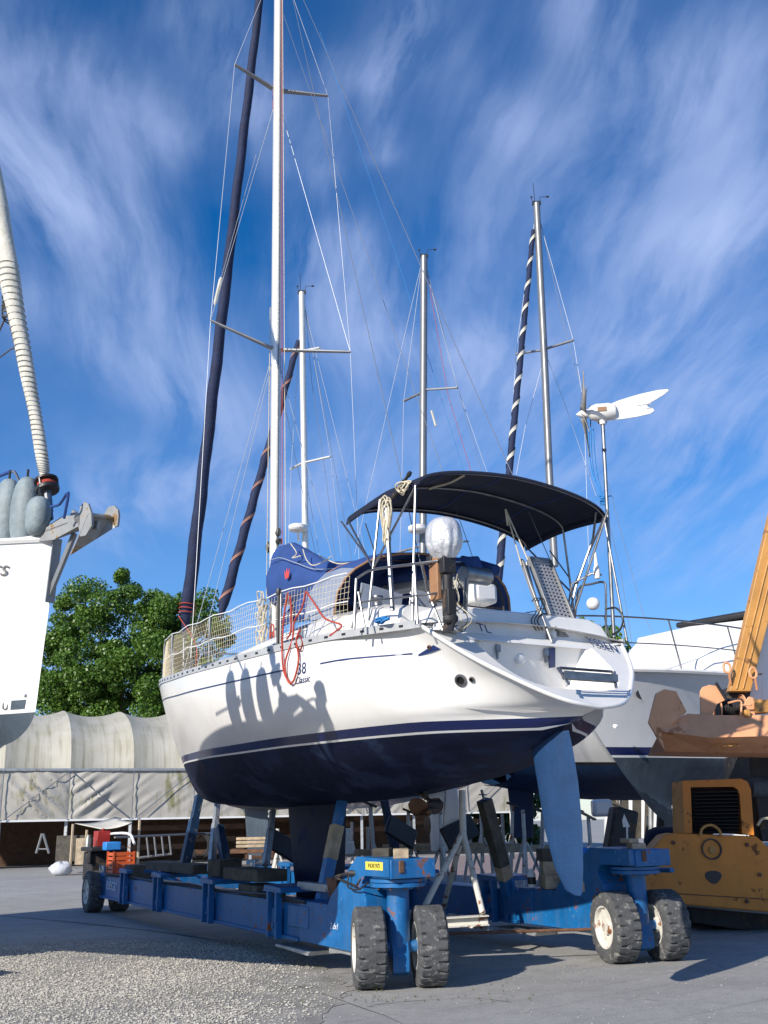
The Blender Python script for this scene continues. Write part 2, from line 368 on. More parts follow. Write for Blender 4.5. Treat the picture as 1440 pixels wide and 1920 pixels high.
# ================================================================== GROUND
def ground_mat():
    m = bpy.data.materials.new('yard_concrete'); m.use_nodes = True; t = m.node_tree; b = t.nodes['Principled BSDF']
    oc = t.nodes.new('ShaderNodeTexCoord').outputs['Object']
    big = noise(t, oc, .22, 6, .6); mid = noise(t, oc, 1.7, 7, .65); fine_ = noise(t, oc, 45, 4, .7); spk = noise(t, oc, 160, 2, .5)
    c = mixc(t, ramp(t, big, [(.35, 0.0), (.65, 1.0)]), (.33, .322, .305), (.43, .42, .395))
    c = mixc(t, ramp(t, mid, [(.45, 0.0), (.75, .6)]), c, (.24, .237, .23))
    c = mixc(t, M(t, 'MULTIPLY', ramp(t, fine_, [(.45, 0.0), (.75, 1.0)]), .5), c, (.15, .147, .14))
    c = mixc(t, ramp(t, spk, [(.66, 0.0), (.72, .7)]), c, (.42, .40, .36))
    st = noise(t, oc, 3.1, 3, .5, .6)
    c = mixc(t, ramp(t, st, [(.70, 0.0), (.76, .75)]), c, (.055, .055, .055))
    vv = t.nodes.new('ShaderNodeVectorRotate'); vv.rotation_type = 'Z_AXIS'; vv.inputs['Angle'].default_value = .9; t.links.new(oc, vv.inputs[0])
    mp = t.nodes.new('ShaderNodeMapping'); mp.inputs['Scale'].default_value = (2.2, .12, 1); t.links.new(vv.outputs[0], mp.inputs[0])
    c = mixc(t, M(t, 'MULTIPLY', ramp(t, noise(t, mp.outputs[0], 2.0, 5, .6), [(.55, 0.0), (.68, 1.0)]), .45), c, (.20, .197, .19))
    c = mixc(t, M(t, 'MULTIPLY', ramp(t, noise(t, oc, 11, 6, .75), [(.52, 0.0), (.68, 1.0)]), .55), c, (.21, .205, .195))
    c = mixc(t, ramp(t, noise(t, oc, 1.1, 8, .72), [(.60, 0.0), (.64, .5)]), c, (.46, .45, .42))
    t.links.new(c, b.inputs['Base Color']); b.inputs['Roughness'].default_value = .92; b.inputs['Specular IOR Level'].default_value = .25
    bn = t.nodes.new('ShaderNodeBump'); bn.inputs['Strength'].default_value = .6; bn.inputs['Distance'].default_value = .012
    t.links.new(M(t, 'ADD', fine_, M(t, 'MULTIPLY', mid, 1.5)), bn.inputs['Height']); t.links.new(bn.outputs[0], b.inputs['Normal'])
    return m
MT['ground'] = ground_mat()
MT['bedsand'] = pm('gravel_bed_dust', (.33, .315, .285), .95, var=.3, scale=2.5, bump=.8, bscale=60, fine=.5)
MT['stone'] = pm('gravel_stone', (.52, .49, .42), .9, var=.45, scale=22, bump=.3, bscale=60)
MT['joint'] = pm('dark_joint_filler', (.045, .045, .042), .95, var=.3, scale=20)
MT['weed'] = pm('dry_weeds', (.10, .12, .035), .9, var=.3, scale=20)
MT['pinkpave'] = pm('reddish_paving', (.27, .20, .185), .9, var=.2, scale=1.2, bump=.3, bscale=40, fine=.3)
g = MB()
xs = [-400, -60, -20, -8, 0, 8, 20, 60, 400]; ys = [-200, -20, 4, 10, 16, 24, 40, 80, 200, 700]
g.grid([[(x, y, 0) for x in xs] for y in ys]); go = g.build('ground', MT['ground'], smooth=0)
go['kind'] = 'structure'
# paler reddish paving farther back, one sheet 4 mm above
m = MB(); m.add([(-6.2, 26, .004), (-8.5, 44, .004), (16, 55, .004), (24, 34, .004), (9, 22.5, .004), (-1, 22.5, .004)], [(0, 5, 4, 3, 2, 1)])
o = m.build('paving', MT['pinkpave'], smooth=0); o['kind'] = 'structure'
# slab joints
m = MB()
def strip(pts, w, z=.004):
    pts = curve([Vector((p.x, p.y, z)) for p in pts], 5)
    L, R_ = [], []
    for i, p in enumerate(pts):
        d = (pts[min(i + 1, len(pts) - 1)] - pts[max(i - 1, 0)]).normalized(); n_ = Vector((-d.y, d.x, 0))
        ww = w * random.uniform(.5, 1.3) / 2; jj = n_ * random.uniform(-.012, .012)
        L.append(p + n_ * ww + jj); R_.append(p - n_ * ww + jj)
    m.grid([L, R_])
G = lambda x, y: atz(x, y, 0)
strip([G(-300, 1690), G(0, 1717), G(170, 1733), G(330, 1752), G(500, 1778)], .05)
strip([G(560, 1850), G(720, 1905), G(860, 1975)], .010)
strip([G(700, 1885), G(780, 1877), G(880, 1872), G(960, 1880)], .010)
strip([G(1300, 1762), G(1400, 1752), G(1500, 1735)], .012)
strip([G(450, 1790), G(640, 1800)], .02)
o = m.build('expansion_joint', MT['joint'], smooth=0); o['kind'] = 'structure'
# gravel: a dusty bed and the loose stones on it
poly = [G(-400, 1775), G(0, 1769), G(300, 1763), G(500, 1762), G(620, 1782), G(600, 1815), G(660, 1850), G(640, 1880), G(590, 1935), G(500, 2010), G(-300, 2100)]
m = MB(); pts = []
n_ = len(poly)
for i in range(n_):
    a, b = poly[i], poly[(i + 1) % n_]
    for k in range(8):
        p = a.lerp(b, k / 8); pts.append(Vector((p.x + random.uniform(-.09, .09), p.y + random.uniform(-.12, .12), .004)))
m.add(pts, [tuple(range(len(pts)))[::-1]]); o = m.build('gravel_bed', MT['bedsand'], smooth=0); o['kind'] = 'structure'
PX = np.array([p.x for p in poly]); PY = np.array([p.y for p in poly])
def inside(x, y):
    r = np.zeros(len(x), bool); j = len(PX) - 1
    for i in range(len(PX)):
        c = ((PY[i] > y) != (PY[j] > y)) & (x < (PX[j] - PX[i]) * (y - PY[i]) / (PY[j] - PY[i]) + PX[i]); r ^= c; j = i
    return r
def stones(xy, smin, smax, name, mat):
    n = len(xy); base = np.array([(1, 0, 0), (-1, 0, 0), (0, 1, 0), (0, -1, 0), (0, 0, 1), (0, 0, -1)], float)
    tri = np.array([(0, 2, 4), (2, 1, 4), (1, 3, 4), (3, 0, 4)])
    sz = (smin + (smax - smin) * rng.random(n)**2.2)[:, None, None]
    v = base[None] * sz * (0.55 + .75 * rng.random((n, 6, 1))); v[:, :, 2] *= .65
    a = rng.random(n) * 6.28; ca, sa = np.cos(a)[:, None], np.sin(a)[:, None]
    x = v[:, :, 0] * ca - v[:, :, 1] * sa * .7; y = v[:, :, 0] * sa + v[:, :, 1] * ca * .7
    v[:, :, 0] = x + xy[:, 0:1]; v[:, :, 1] = y + xy[:, 1:2]; v[:, :, 2] += sz[:, :, 0] * .35 + .004
    me = bpy.data.meshes.new(name); me.vertices.add(n * 6); me.vertices.foreach_set('co', v.reshape(-1).astype(np.float32))
    f = (tri[None] + (np.arange(n) * 6)[:, None, None]).reshape(-1).astype(np.int32)
    me.loops.add(len(f)); me.loops.foreach_set('vertex_index', f); me.polygons.add(n * 4)
    me.polygons.foreach_set('loop_start', np.arange(0, n * 12, 3, dtype=np.int32)); me.update(calc_edges=True)
    me.materials.append(mat); o = bpy.data.objects.new(name, me); SC.collection.objects.link(o); return o
cand = np.stack([rng.uniform(-7, .3, 260000), rng.uniform(6.5, 16, 260000)], 1)
cand = cand[inside(cand[:, 0], cand[:, 1])]
dens = .5 + .5 * np.sin(cand[:, 0] * 1.3 + 1.1 * np.sin(cand[:, 1] * .9)) * np.cos(cand[:, 1] * 1.1)
dmin = np.full(len(cand), 9.0); j = len(PX) - 1
for i in range(len(PX)):
    ax_, ay_, bx_, by_ = PX[j], PY[j], PX[i], PY[i]; L2 = (bx_ - ax_)**2 + (by_ - ay_)**2
    tt = np.clip(((cand[:, 0] - ax_) * (bx_ - ax_) + (cand[:, 1] - ay_) * (by_ - ay_)) / L2, 0, 1)
    dmin = np.minimum(dmin, np.hypot(cand[:, 0] - ax_ - tt * (bx_ - ax_), cand[:, 1] - ay_ - tt * (by_ - ay_))); j = i
pat = np.sin(cand[:, 0] * 2.3 + 2 * np.sin(cand[:, 1] * 1.7)) * np.sin(cand[:, 1] * 2.9 + cand[:, 0])
cand = cand[rng.random(len(cand)) < np.clip((.22 + .6 * dens + .18 * pat) * np.clip(dmin / .9, .06, 1), 0, 1)]
o = stuff(tag(stones(cand, .0035, .020, 'gravel', MT['stone']), 'loose pale gravel spread over the yard in the left foreground', 'gravel'))
sc2 = np.stack([rng.uniform(-8, 7, 9000), rng.uniform(7, 22, 9000)], 1)
o = stuff(tag(stones(sc2, .003, .012, 'scattered_pebbles', MT['stone']), 'sparse pebbles scattered over the grey concrete yard', 'pebbles'))
b = MB()
for k in range(170):
    c0 = G(random.choice((random.uniform(520, 720), random.uniform(0, 600), random.uniform(700, 1000))), 0 or random.choice((random.uniform(1842, 1885), random.uniform(1752, 1770), random.uniform(1868, 1880))))
    for j in range(4):
        a = random.uniform(0, 6.28); h = random.uniform(.012, .04); p1 = c0 + Vector((math.cos(a) * .025, math.sin(a) * .025, h)); w = Vector((-math.sin(a), math.cos(a), 0)) * .003
        b.add([c0 - w, c0 + w, p1], [(0, 1, 2)])
stuff(tag(b.build('dry_weeds', MT['weed'], smooth=0), 'tiny dry weeds along the cracks of the yard', 'weeds'))
# ================================================================== TREES
def leaf_mat(name, col, col2):
    m = bpy.data.materials.new(name); m.use_nodes = True; t = m.node_tree; b = t.nodes['Principled BSDF']
    oc = t.nodes.new('ShaderNodeTexCoord').outputs['Object']
    c = mixc(t, ramp(t, noise(t, oc, .9, 6, .7), [(.38, 0.0), (.62, 1.0)]), col, col2)
    c = mixc(t, ramp(t, noise(t, oc, 5, 2, .5), [(.3, 0.0), (.7, .5)]), c, tuple(x * 1.5 for x in col2))
    t.links.new(c, b.inputs['Base Color']); b.inputs['Roughness'].default_value = .42
    tr = t.nodes.new('ShaderNodeBsdfTranslucent'); t.links.new(c, tr.inputs[0]); mx = t.nodes.new('ShaderNodeMixShader'); mx.inputs[0].default_value = .28
    t.links.new(b.outputs[0], mx.inputs[1]); t.links.new(tr.outputs[0], mx.inputs[2]); t.links.new(mx.outputs[0], t.nodes['Material Output'].inputs[0]); return m
MT['leaf'] = leaf_mat('broad_green_leaves', (.035, .095, .012), (.11, .20, .028))
MT['leafd'] = leaf_mat('dark_green_leaves', (.02, .055, .015), (.04, .09, .02))
MT['bark'] = pm('grey_bark', (.20, .17, .13), .95, var=.3, scale=4, bump=.8, bscale=12)
def leaves(name, cl, per, size, mat, parent):
    cl = np.array(cl); n = len(cl) * per
    C = np.repeat(cl, per, 0); d = rng.normal(size=(n, 3)); d /= np.linalg.norm(d, axis=1)[:, None]
    r = (0.25 + .75 * rng.random(n)**.45)[:, None] * C[:, 3:4]; d[:, 2] *= .75
    P = C[:, :3] + d * r
    nrm = d * .7 + rng.normal(size=(n, 3)) * .7 + np.array([0, 0, .35]); nrm /= np.linalg.norm(nrm, axis=1)[:, None]
    a = np.cross(nrm, rng.normal(size=(n, 3))); a /= np.linalg.norm(a, axis=1)[:, None]; b = np.cross(nrm, a)
    s_ = (size * (.6 + .8 * rng.random(n)))[:, None]
    V = np.stack([P - a * s_ * .62, P - b * s_ * .42 + a * s_ * .05, P + a * s_ * .62 - nrm * s_ * .15, P + b * s_ * .42 + a * s_ * .05], 1)
    me = bpy.data.meshes.new(name); off = np.array(world_off(parent)); me.vertices.add(n * 4)
    me.vertices.foreach_set('co', (V - off).reshape(-1).astype(np.float32)); me.loops.add(n * 4)
    me.loops.foreach_set('vertex_index', np.arange(n * 4, dtype=np.int32)); me.polygons.add(n)
    me.polygons.foreach_set('loop_start', np.arange(0, n * 4, 4, dtype=np.int32)); me.update(calc_edges=True)
    me.materials.append(mat); o = bpy.data.objects.new(name, me); SC.collection.objects.link(o); o.parent = parent; return o
def tree(name, label, base, blobs, ncl, per, size, mat, rcl=(.7, 1.3), trunk_r=.25):
    t = thing(name, label, 'tree', base); base = Vector(base)
    cl = []
    for (c, r) in blobs:
        c = Vector(c); k = int(ncl * (r[0] * r[2]) / sum(b[1][0] * b[1][2] for b in blobs))
        for i in range(k):
            d = Vector((random.gauss(0, 1), random.gauss(0, 1), random.gauss(0, 1))).normalized() * random.uniform(.25, 1)**.5
            cl.append((c.x + d.x * r[0], c.y + d.y * r[1], c.z + d.z * r[2], random.uniform(*rcl)))
    leaves('crown', cl, per, size, mat, t)
    top = Vector(blobs[0][0]); b = MB()
    b.tube(curve([base, base.lerp(top, .35) + Vector((.2, 0, 0)), base.lerp(top, .75), top], 4), [trunk_r * (1 - .05 * i) for i in range(13)][:len(curve([base, base, base, top], 4))], 8)
    b.build('trunk', MT['bark'], t)
    b = MB()
    for i in range(16):
        c = random.choice(cl); s0 = base.lerp(top, random.uniform(.35, .8))
        mid = s0.lerp(Vector(c[:3]), .5) + Vector((random.uniform(-.4, .4), 0, random.uniform(-.2, .6)))
        b.tube(curve([s0, mid, Vector(c[:3])], 4), [.10, .095, .09, .08, .07, .06, .05, .04, .03], 5)
    b.build('limb', MT['bark'], t); return t
def az_(px, py, Y): p = atY(px, py, Y); return (p.x, p.y, p.z)
tb = az_(232, 1500, 62); tb = (tb[0], tb[1], 0)
tree('broadleaf_tree', 'broad green leafy tree rising behind the long tunnel shed', tb,
     [(az_(225, 1200, 62), (4.7, 3.5, 4.5)), (az_(150, 1250, 61), (3.2, 3, 4.4)), (az_(320, 1240, 61), (3.6, 3, 4.6)), (az_(240, 1300, 61), (6.2, 3, 3.2)), (az_(375, 1190, 62), (1.6, 1.6, 2.4)), (az_(130, 1330, 61), (3, 2, 2.4))],
     270, 480, .14, MT['leaf'], (.45, 1.05), .3)
tb2 = az_(1150, 1500, 46); tb2 = (tb2[0], tb2[1], 0)
tree('bushy_tree', 'green tree peeping over the stern of the white sailboat', tb2,
     [(az_(1120, 1225, 46), (1.5, 1.5, 1.5)), (az_(1185, 1270, 46), (1.3, 1.5, 1.6)), (az_(1140, 1330, 46), (2.2, 2, 2))], 40, 130, .22, MT['leaf'], (.4, .8), .15)
# hedge glimpsed between the stands
hb = az_(905, 1535, 60); t = thing('hedge', 'dark green hedge glimpsed under the white sailboat beyond the stands', 'hedge', (hb[0], hb[1], 0))
leaves('crown', [(*az_(random.uniform(840, 1010), random.uniform(1470, 1525), random.uniform(58, 62)), random.uniform(.5, .9)) for i in range(50)] + [(*az_(random.uniform(840, 1010), random.uniform(1530, 1580), random.uniform(58, 62)), random.uniform(.5, .9)) for i in range(30)], 90, .22, MT['leafd'], t)
b = MB(); [b.tube([(hb[0] + q, hb[1], 0), (hb[0] + q * 1.1, hb[1], 2.4)], .08, 6) for q in (-2, 0, 2)]; b.build('stem', MT['bark'], t)
# ================================================================== TUNNEL SHED
SH = Frame(-16.6, 43.7, 0)    # own axes: along s, across c
sa = math.radians(22); SD = Vector((math.cos(sa), math.sin(sa), 0)); SCd = Vector((-math.sin(sa), math.cos(sa), 0)); S0 = Vector((-16.6, 43.7, 0))
def sw(s_, c_, z): return S0 + SD * s_ + SCd * c_ + Vector((0, 0, z))
shed = thing('tunnel_shed', 'long arched tunnel shed with stained grey membrane roof behind the yard', 'shed', tuple(sw(0, 0, 0)))
BAY = 2.68; OFF = .42; NB0, NB1 = -3, 9; HW = 8.6; ZE = 4.0; ZR = 7.25
tm = MT['tarp']
def tarp_mat():
    m = bpy.data.materials.new('stained_roof_membrane'); m.use_nodes = True; t = m.node_tree; b = t.nodes['Principled BSDF']
    oc = t.nodes.new('ShaderNodeTexCoord').outputs['Object']
    vr = t.nodes.new('ShaderNodeVectorRotate'); vr.rotation_type = 'Z_AXIS'; vr.inputs['Angle'].default_value = -sa; t.links.new(oc, vr.inputs[0])
    s3 = t.nodes.new('ShaderNodeSeparateXYZ'); t.links.new(vr.outputs[0], s3.inputs[0])
    v = ncomb(t, M(t, 'MULTIPLY', s3.outputs[0], 3.2), M(t, 'MULTIPLY', s3.outputs[1], .18), M(t, 'MULTIPLY', s3.outputs[2], .14))
    n1 = noise(t, v, 1.6, 7, .62, .25); n2 = noise(t, oc, .7, 5, .6)
    f = M(t, 'MULTIPLY', ramp(t, n1, [(.48, 0.0), (.66, 1.0)]), ramp(t, n2, [(.3, .3), (.6, 1.0)]))
    zf = ramp(t, M(t, 'DIVIDE', s3.outputs[2], 8.0), [(.45, 1.0), (.72, .85), (.9, .25)])
    f = M(t, 'MULTIPLY', f, zf)
    c = mixc(t, ramp(t, n2, [(.35, 0.0), (.65, .55)]), (.50, .475, .40), (.36, .34, .24)); c = mixc(t, M(t, 'MULTIPLY', f, .8), c, (.20, .18, .11))
    c = mixc(t, ramp(t, noise(t, v, 4.5, 4, .6), [(.62, 0.0), (.72, .6)]), c, (.55, .53, .46))
    t.links.new(c, b.inputs['Base Color']); b.inputs['Roughness'].default_value = .6
    return m
MT['roofm'] = tarp_mat()
def side_mat():
    m = bpy.data.materials.new('wrinkled_side_tarp'); m.use_nodes = True; t = m.node_tree; b = t.nodes['Principled BSDF']
    oc = t.nodes.new('ShaderNodeTexCoord').outputs['Object']
    s3 = t.nodes.new('ShaderNodeSeparateXYZ'); t.links.new(oc, s3.inputs[0])
    n1 = noise(t, oc, .8, 5, .6); v = ncomb(t, M(t, 'MULTIPLY', s3.outputs[0], 2.2), 0.0, M(t, 'MULTIPLY', s3.outputs[2], .5))
    n2 = noise(t, v, 1.3, 5, .6)
    c = mixc(t, ramp(t, n1, [(.3, 0.0), (.7, 1.0)]), (.38, .36, .315), (.48, .455, .40))
    c = mixc(t, ramp(t, M(t, 'MULTIPLY', n1, n2), [(.27, 0.0), (.38, .85)]), c, (.17, .165, .06))
    t.links.new(c, b.inputs['Base Color']); b.inputs['Roughness'].default_value = .55
    return m
MT['sidem'] = side_mat()
for k in range(NB0, NB1):
    rows = []
    for i in range(0, 13):                       # along the bay
        u = i / 12; bulge = -.30 * (1 - abs(2 * u - 1)**2.0)
        row = []
        for j in range(0, 25):
            a = math.pi * j / 24; c_ = HW - HW * math.cos(a); z = ZE + (ZR - ZE) * math.sin(a)**.85
            zz_ = z + bulge * max(0, math.sin(a))**.6 * .9
            row.append(sw(OFF + (k + u) * BAY, c_ - bulge * math.cos(a) * .7, zz_))
        rows.append(row)
    MB().grid(rows).build('roof_bay', MT['roofm'], shed, smooth=60)
b = MB(); b.bar(sw(OFF + NB0 * BAY, -.05, ZE), sw(OFF + NB1 * BAY, -.05, ZE), .10, .10); b.build('eave_rail', MT['standg'], shed)
b = MB(); b.bar(sw(OFF + NB0 * BAY, -.06, 1.92), sw(OFF + NB1 * BAY, -.06, 1.92), .09, .08); b.build('lower_rail', MT['white'], shed)
# side tarp panels between posts, each with its own diagonal pull folds
for k in range(NB0, NB1):
    rows = []; d_ = random.choice((1, 1, -1)); am = random.uniform(.05, .11); fr = random.uniform(5, 8)
    for i in range(29):
        u = i / 28; row = []
        for j in range(21):
            v_ = j / 20; q = u * BAY * .75 - d_ * v_ * 2.1 * .9
            env = math.sin(math.pi * u)**.6 * math.sin(math.pi * min(1, v_ * .9 + .05))**.5 * (.35 + .65 * math.sin(1.3 * k + 2.2 * u))
            f = am * env * (math.sin(q * fr + math.sin(v_ * 3 + k)) + .4 * math.sin(q * fr * 2.3 + 1))
            row.append(sw(OFF + (k + u) * BAY, .02 - abs(f) * 1.6 - .03 * math.sin(math.pi * v_), lerp(1.94, 3.95, v_)))
        rows.append(row)
    MB().grid(rows).build('side_panel', MT['sidem'], shed, smooth=50)
    MB().tube([sw(OFF + k * BAY, -.13, 3.96), sw(OFF + k * BAY, -.13, 1.94)], .022, 5).build('side_batten', MT['wired'], shed)
    b = MB(); s0, s1 = (k, k + 1) if k % 2 else (k + 1, k)
    b.tube([sw(OFF + s0 * BAY, -.15, 3.95), sw(OFF + lerp(s0, s1, .95) * BAY, -.17, 1.95)], .02, 5); b.build('brace_cable', MT['wired'], shed)
    b = MB(); b.bar(sw(OFF + k * BAY, .15, 0), sw(OFF + k * BAY, .15, 4), .12, .12); b.build('post', MT['standg'], shed)
    # timber stacked wall behind, set back
    for r_ in range(7):
        if random.random() < .35:
            b = MB(); b.box(sw(OFF + (k + .5) * BAY, 1.2 + random.uniform(0, .3), .18 + r_ * .27), (BAY * .98, .05, .22), Matrix.Rotation(sa, 3, 'Z')); b.build('board', MT['plank'], shed)
b = MB(); b.grid([[sw(OFF + NB0 * BAY, 5, 0), sw(OFF + NB1 * BAY, 5, 0)], [sw(OFF + NB0 * BAY, 5, 4.2), sw(OFF + NB1 * BAY, 5, 4.2)]]); b.build('inner_wall', MT['plank'], shed, smooth=0, thick=.05)
# ================================================================== MAIN SAILBOAT
BF = Frame(1.90, 9.30, 31)
sb = thing('sailboat', 'large white sailboat with navy bottom and dark bimini, chocked on the blue boat mover', 'sailboat', tuple(BF.w(5, 0, 0)))
fW = sp([(0, .62), (1, 1.04), (2.5, 1.40), (4, 1.54), (5.5, 1.52), (7, 1.32), (8.5, .92), (9.8, .42), (10.7, 0)])
fR = sp([(2.55, 0.0), (2.565, .16), (2.60, .33), (2.72, .58), (2.85, .77), (2.97, .93), (3.13, 1.09), (3.36, 1.27)])
fS = sp([(0, 1.18), (1, 1.30), (2.5, 1.62), (4, 1.79), (5.5, 1.83), (7, 1.68), (8.5, 1.27), (10, .66), (11, .17), (11.4, 0.0)])
fK = sp([(0, 2.55), (.5, 2.40), (.95, 2.24), (1.85, 2.03), (2.9, 1.92), (4.1, 1.84), (6.6, 1.81), (8.2, 1.86), (9.3, 1.96), (10.0, 2.10), (10.4, 2.26), (10.7, 2.50)])
fSZ = sp([(.8, 3.35), (2.2, 3.42), (4, 3.45), (6, 3.51), (8, 3.65), (11.4, 4.0)])
fWZ = sp([(0, 2.49), (4, 2.52), (8, 2.58), (10.7, 2.66)])
def xs_(z): return max(0.0, 1.2 * (z - 2.57))
def xb_(z): return 10.45 + (z - 2.2) * .53
PWR = 2.3
def hull_s(s, z, S=None):     # half breadth at station fraction s, height z
    xk = 10.62 * s; K = fK(xk); xd = lerp(.9, 11.4, s); SZ = fSZ(xd); Sd = fS(xd); Wd = fW(10.7 * s); WZ = fWZ(10.7 * s)
    tau = max(0, min(1, (z - K) / (SZ - K)))
    tw = (WZ - K) / (SZ - K)
    if tw > .04 and Wd > .01 and Sd > .01: q = math.log(min(.999, Wd / Sd)) / math.log(1 - (1 - tw)**PWR)
    else: q = .5
    q = max(.28, min(3.0, q)); w_ = max(0, min(1, s / .13)); w_ = w_ * w_ * (3 - 2 * w_)
    y = Sd * (1 - (1 - tau)**PWR)**q if tau > 0 else 0.0
    return lerp(min(fR(z), Sd) if tau > 0 else 0.0, y, w_)
def hull_x(s, z): return lerp(xs_(z), xb_(z), s)
def hull_y(x, z):
    s = (x - xs_(z)) / (xb_(z) - xs_(z)); return hull_s(max(0, min(1, s)), z)
def hull_pt(x, z, side=1, out_=0.0):
    y = hull_y(x, z); e = .03
    dx = (hull_y(x + e, z) - hull_y(x - e, z)) / (2 * e); dz = (hull_y(x, z + e) - hull_y(x, z - e)) / (2 * e)
    n = Vector((-dx, 1, -dz)).normalized() * out_
    return BF.w(x + n.x, side * (y + n.y), z + n.z)
SS = [0, .004, .01, .02, .035, .055, .08] + [.08 + .92 * i / 52 for i in range(1, 53)]
def hull_rows(zf0, zf1, n, side):
    P = []
    for s in SS:
        K = fK(10.62 * s); row = []
        for i in range(n + 1):
            z = lerp(zf0(s), zf1(s), i / n); z = max(z, K) if z < K else z
            row.append(BF.w(hull_x(s, z), side * hull_s(s, z), z))
        P.append(row)
    return P
zK = lambda s: fK(10.62 * s); zw3 = lambda s: max(zK(s), fWZ(10.7 * s)); zw2 = lambda s: max(zK(s), fWZ(10.7 * s) - .085); zw1 = lambda s: max(zK(s), fWZ(10.7 * s) - .105)
zS = lambda s: fSZ(lerp(.9, 11.4, s))
hull = None
def hull_band(name, z0, z1, n, mat, parent):
    b = MB()
    for sd in (1, -1):
        P = hull_rows(z0, z1, n, sd)
        if sd == -1: P = [r[::-1] for r in P]
        b.grid(P)
    return b.build(name, mat, parent, smooth=60)
hull = hull_band('hull', zw3, zS, 18, MT['gel'], sb)
hull_band('boot_stripe', zw2, zw3, 2, MT['stripe'], hull)
hull_band('white_waterline', zw1, zw2, 1, MT['white'], hull)
bottom = hull_band('bottom', zK, zw1, 14, MT['navyhull'], hull)
# thin trim: port and starboard pinstripe
def pin(x0, x1, zoff0, zoff1, w, side=1, n=30, taper=0):
    b = MB(); P = []
    for i in range(n + 1):
        x = lerp(x0, x1, i / n); zc = fSZ(x) + lerp(zoff0, zoff1, i / n); ww = w * (1 - taper * i / n) / 2
        P.append([hull_pt(x, zc - ww, side, .003), hull_pt(x, zc + ww, side, .003)])
    b.grid(P if side > 0 else P[::-1]); return b.build('pinstripe', MT['dkblue'], hull, smooth=0)
for sd in (1, -1):
    pin(3.0, 10.9, -.245, -.23, .018, sd, 50); pin(1.22, 2.35, -.235, -.25, .016, sd); 
    b = MB(); zc = fSZ(1.0) - .19
    b.add([hull_pt(.86, zc - .035, sd, .004), hull_pt(1.16, zc - .065, sd, .004), hull_pt(1.16, zc - .048, sd, .004), hull_pt(.93, zc + .012, sd, .004)], [(0, 1, 2, 3)]); b.build('arrow_mark', MT['dkblue'], hull, smooth=0)
# deck with camber
P = []
for s in SS:
    x = lerp(.9, 11.4, s); S_ = fS(x); z = fSZ(x); P.append([BF.w(x, S_ * math.cos(math.pi * j / 12), z + .02 + .09 * (1 - math.cos(math.pi * j / 12)**2)) for j in range(13)])
dk = MB().grid(P).build('deck', MT['deck'], sb, smooth=60)
# toe rail with its slots
b = MB(); b2 = MB()
for sd in (1, -1):
    prof = []
    for i in range(61):
        x = lerp(.92, 11.3, i / 60); z = fSZ(x); y = max(.01, fS(x))
        prof.append([BF.w(x, sd * (y + .012), z - .02), BF.w(x, sd * (y + .014), z + .055), BF.w(x, sd * (y - .012), z + .055), BF.w(x, sd * (y - .014), z - .02)])
    b.loft(prof, True)
    k = 1.15
    while k < 10.9:
        for zc in (.016,):
            p0 = BF.w(k, sd * (fS(k) + .0165), fSZ(k) + zc); p1 = BF.w(k + .055, sd * (fS(k + .055) + .0165), fSZ(k + .055) + zc)
            b2.bar(p0, p1, .004, .022)
        k += .27 if k < 4 else .22
rail = b.build('toe_rail', MT['railalu'], sb)
stuff(b2.build('toe_rail_slots', MT['black'], rail, smooth=0))
# rub strip: fair edge of the hull at the stern rim
def rim_pt(z, off=0.0):
    return xs_(z), hull_s(0, z)
rimz = [2.55 + (3.35 - 2.55) * (i / 24)**1.5 for i in range(25)]
# ------------------------------------------------ scoop transom
def rp(z, k=1.0, dx=0.0, side=1): x, y = rim_pt(z); return BF.w(x + dx, side * y * k, z)
b = MB(); ring_o = [rp(z, 1, 0, 1) for z in rimz[::-1]] + [rp(z, 1, 0, -1) for z in rimz[1:]]
# rounded rim tube
rr = MB().tube(ring_o, .022, 8).build('transom_rim', MT['gel'], hull, smooth=60)
# inner recess outline (in the raked plane z, y)
def inner(t):         # port top -> bottom -> starboard top
    a = math.pi * t; c_ = math.cos(a)
    return .76 * math.copysign(abs(c_)**.5, c_), 3.26 - (3.26 - 2.73) * abs(math.sin(a))**.85
NI = 40; inn = [inner(i / NI) for i in range(NI + 1)]
outl = []
for i in range(NI + 1):
    f = i / NI; j = f * (len(ring_o) - 1); a = int(min(j, len(ring_o) - 2)); outl.append(ring_o[a].lerp(ring_o[a + 1], j - a))
b = MB(); rin = [BF.w(xs_(z) + .015, y, z) for y, z in inn]; mid = [o_.lerp(i_, .5) + BF.d * .0 for o_, i_ in zip(outl, rin)]
b.grid([outl, mid, rin]); b.build('transom', MT['gel'], hull, smooth=60)
BW = 1.12      # x of the recess back wall
b = MB(); deep = [BF.w(max(xs_(z) + .05, BW - .45 * (z - 2.72)), y * .84, min(z, 3.27) if z > 2.75 else z + .02) for y, z in inn]
mid1 = [a.lerp(c_, .12) + Vector((0, 0, .0)) for a, c_ in zip(rin, deep)]
b.grid([rin, mid1, deep]); fl = b.build('recess', MT['gel'], hull, smooth=40)
b = MB(); cen = BF.w(BW - .13, 0, 3.0); n_ = len(deep)
for i in range(n_ - 1): b.add([deep[i], deep[i + 1], cen], [(0, 1, 2)])
b.add([deep[-1], deep[0], cen], [(0, 1, 2)]); b.build('recess_wall', MT['gel'], hull, smooth=0)
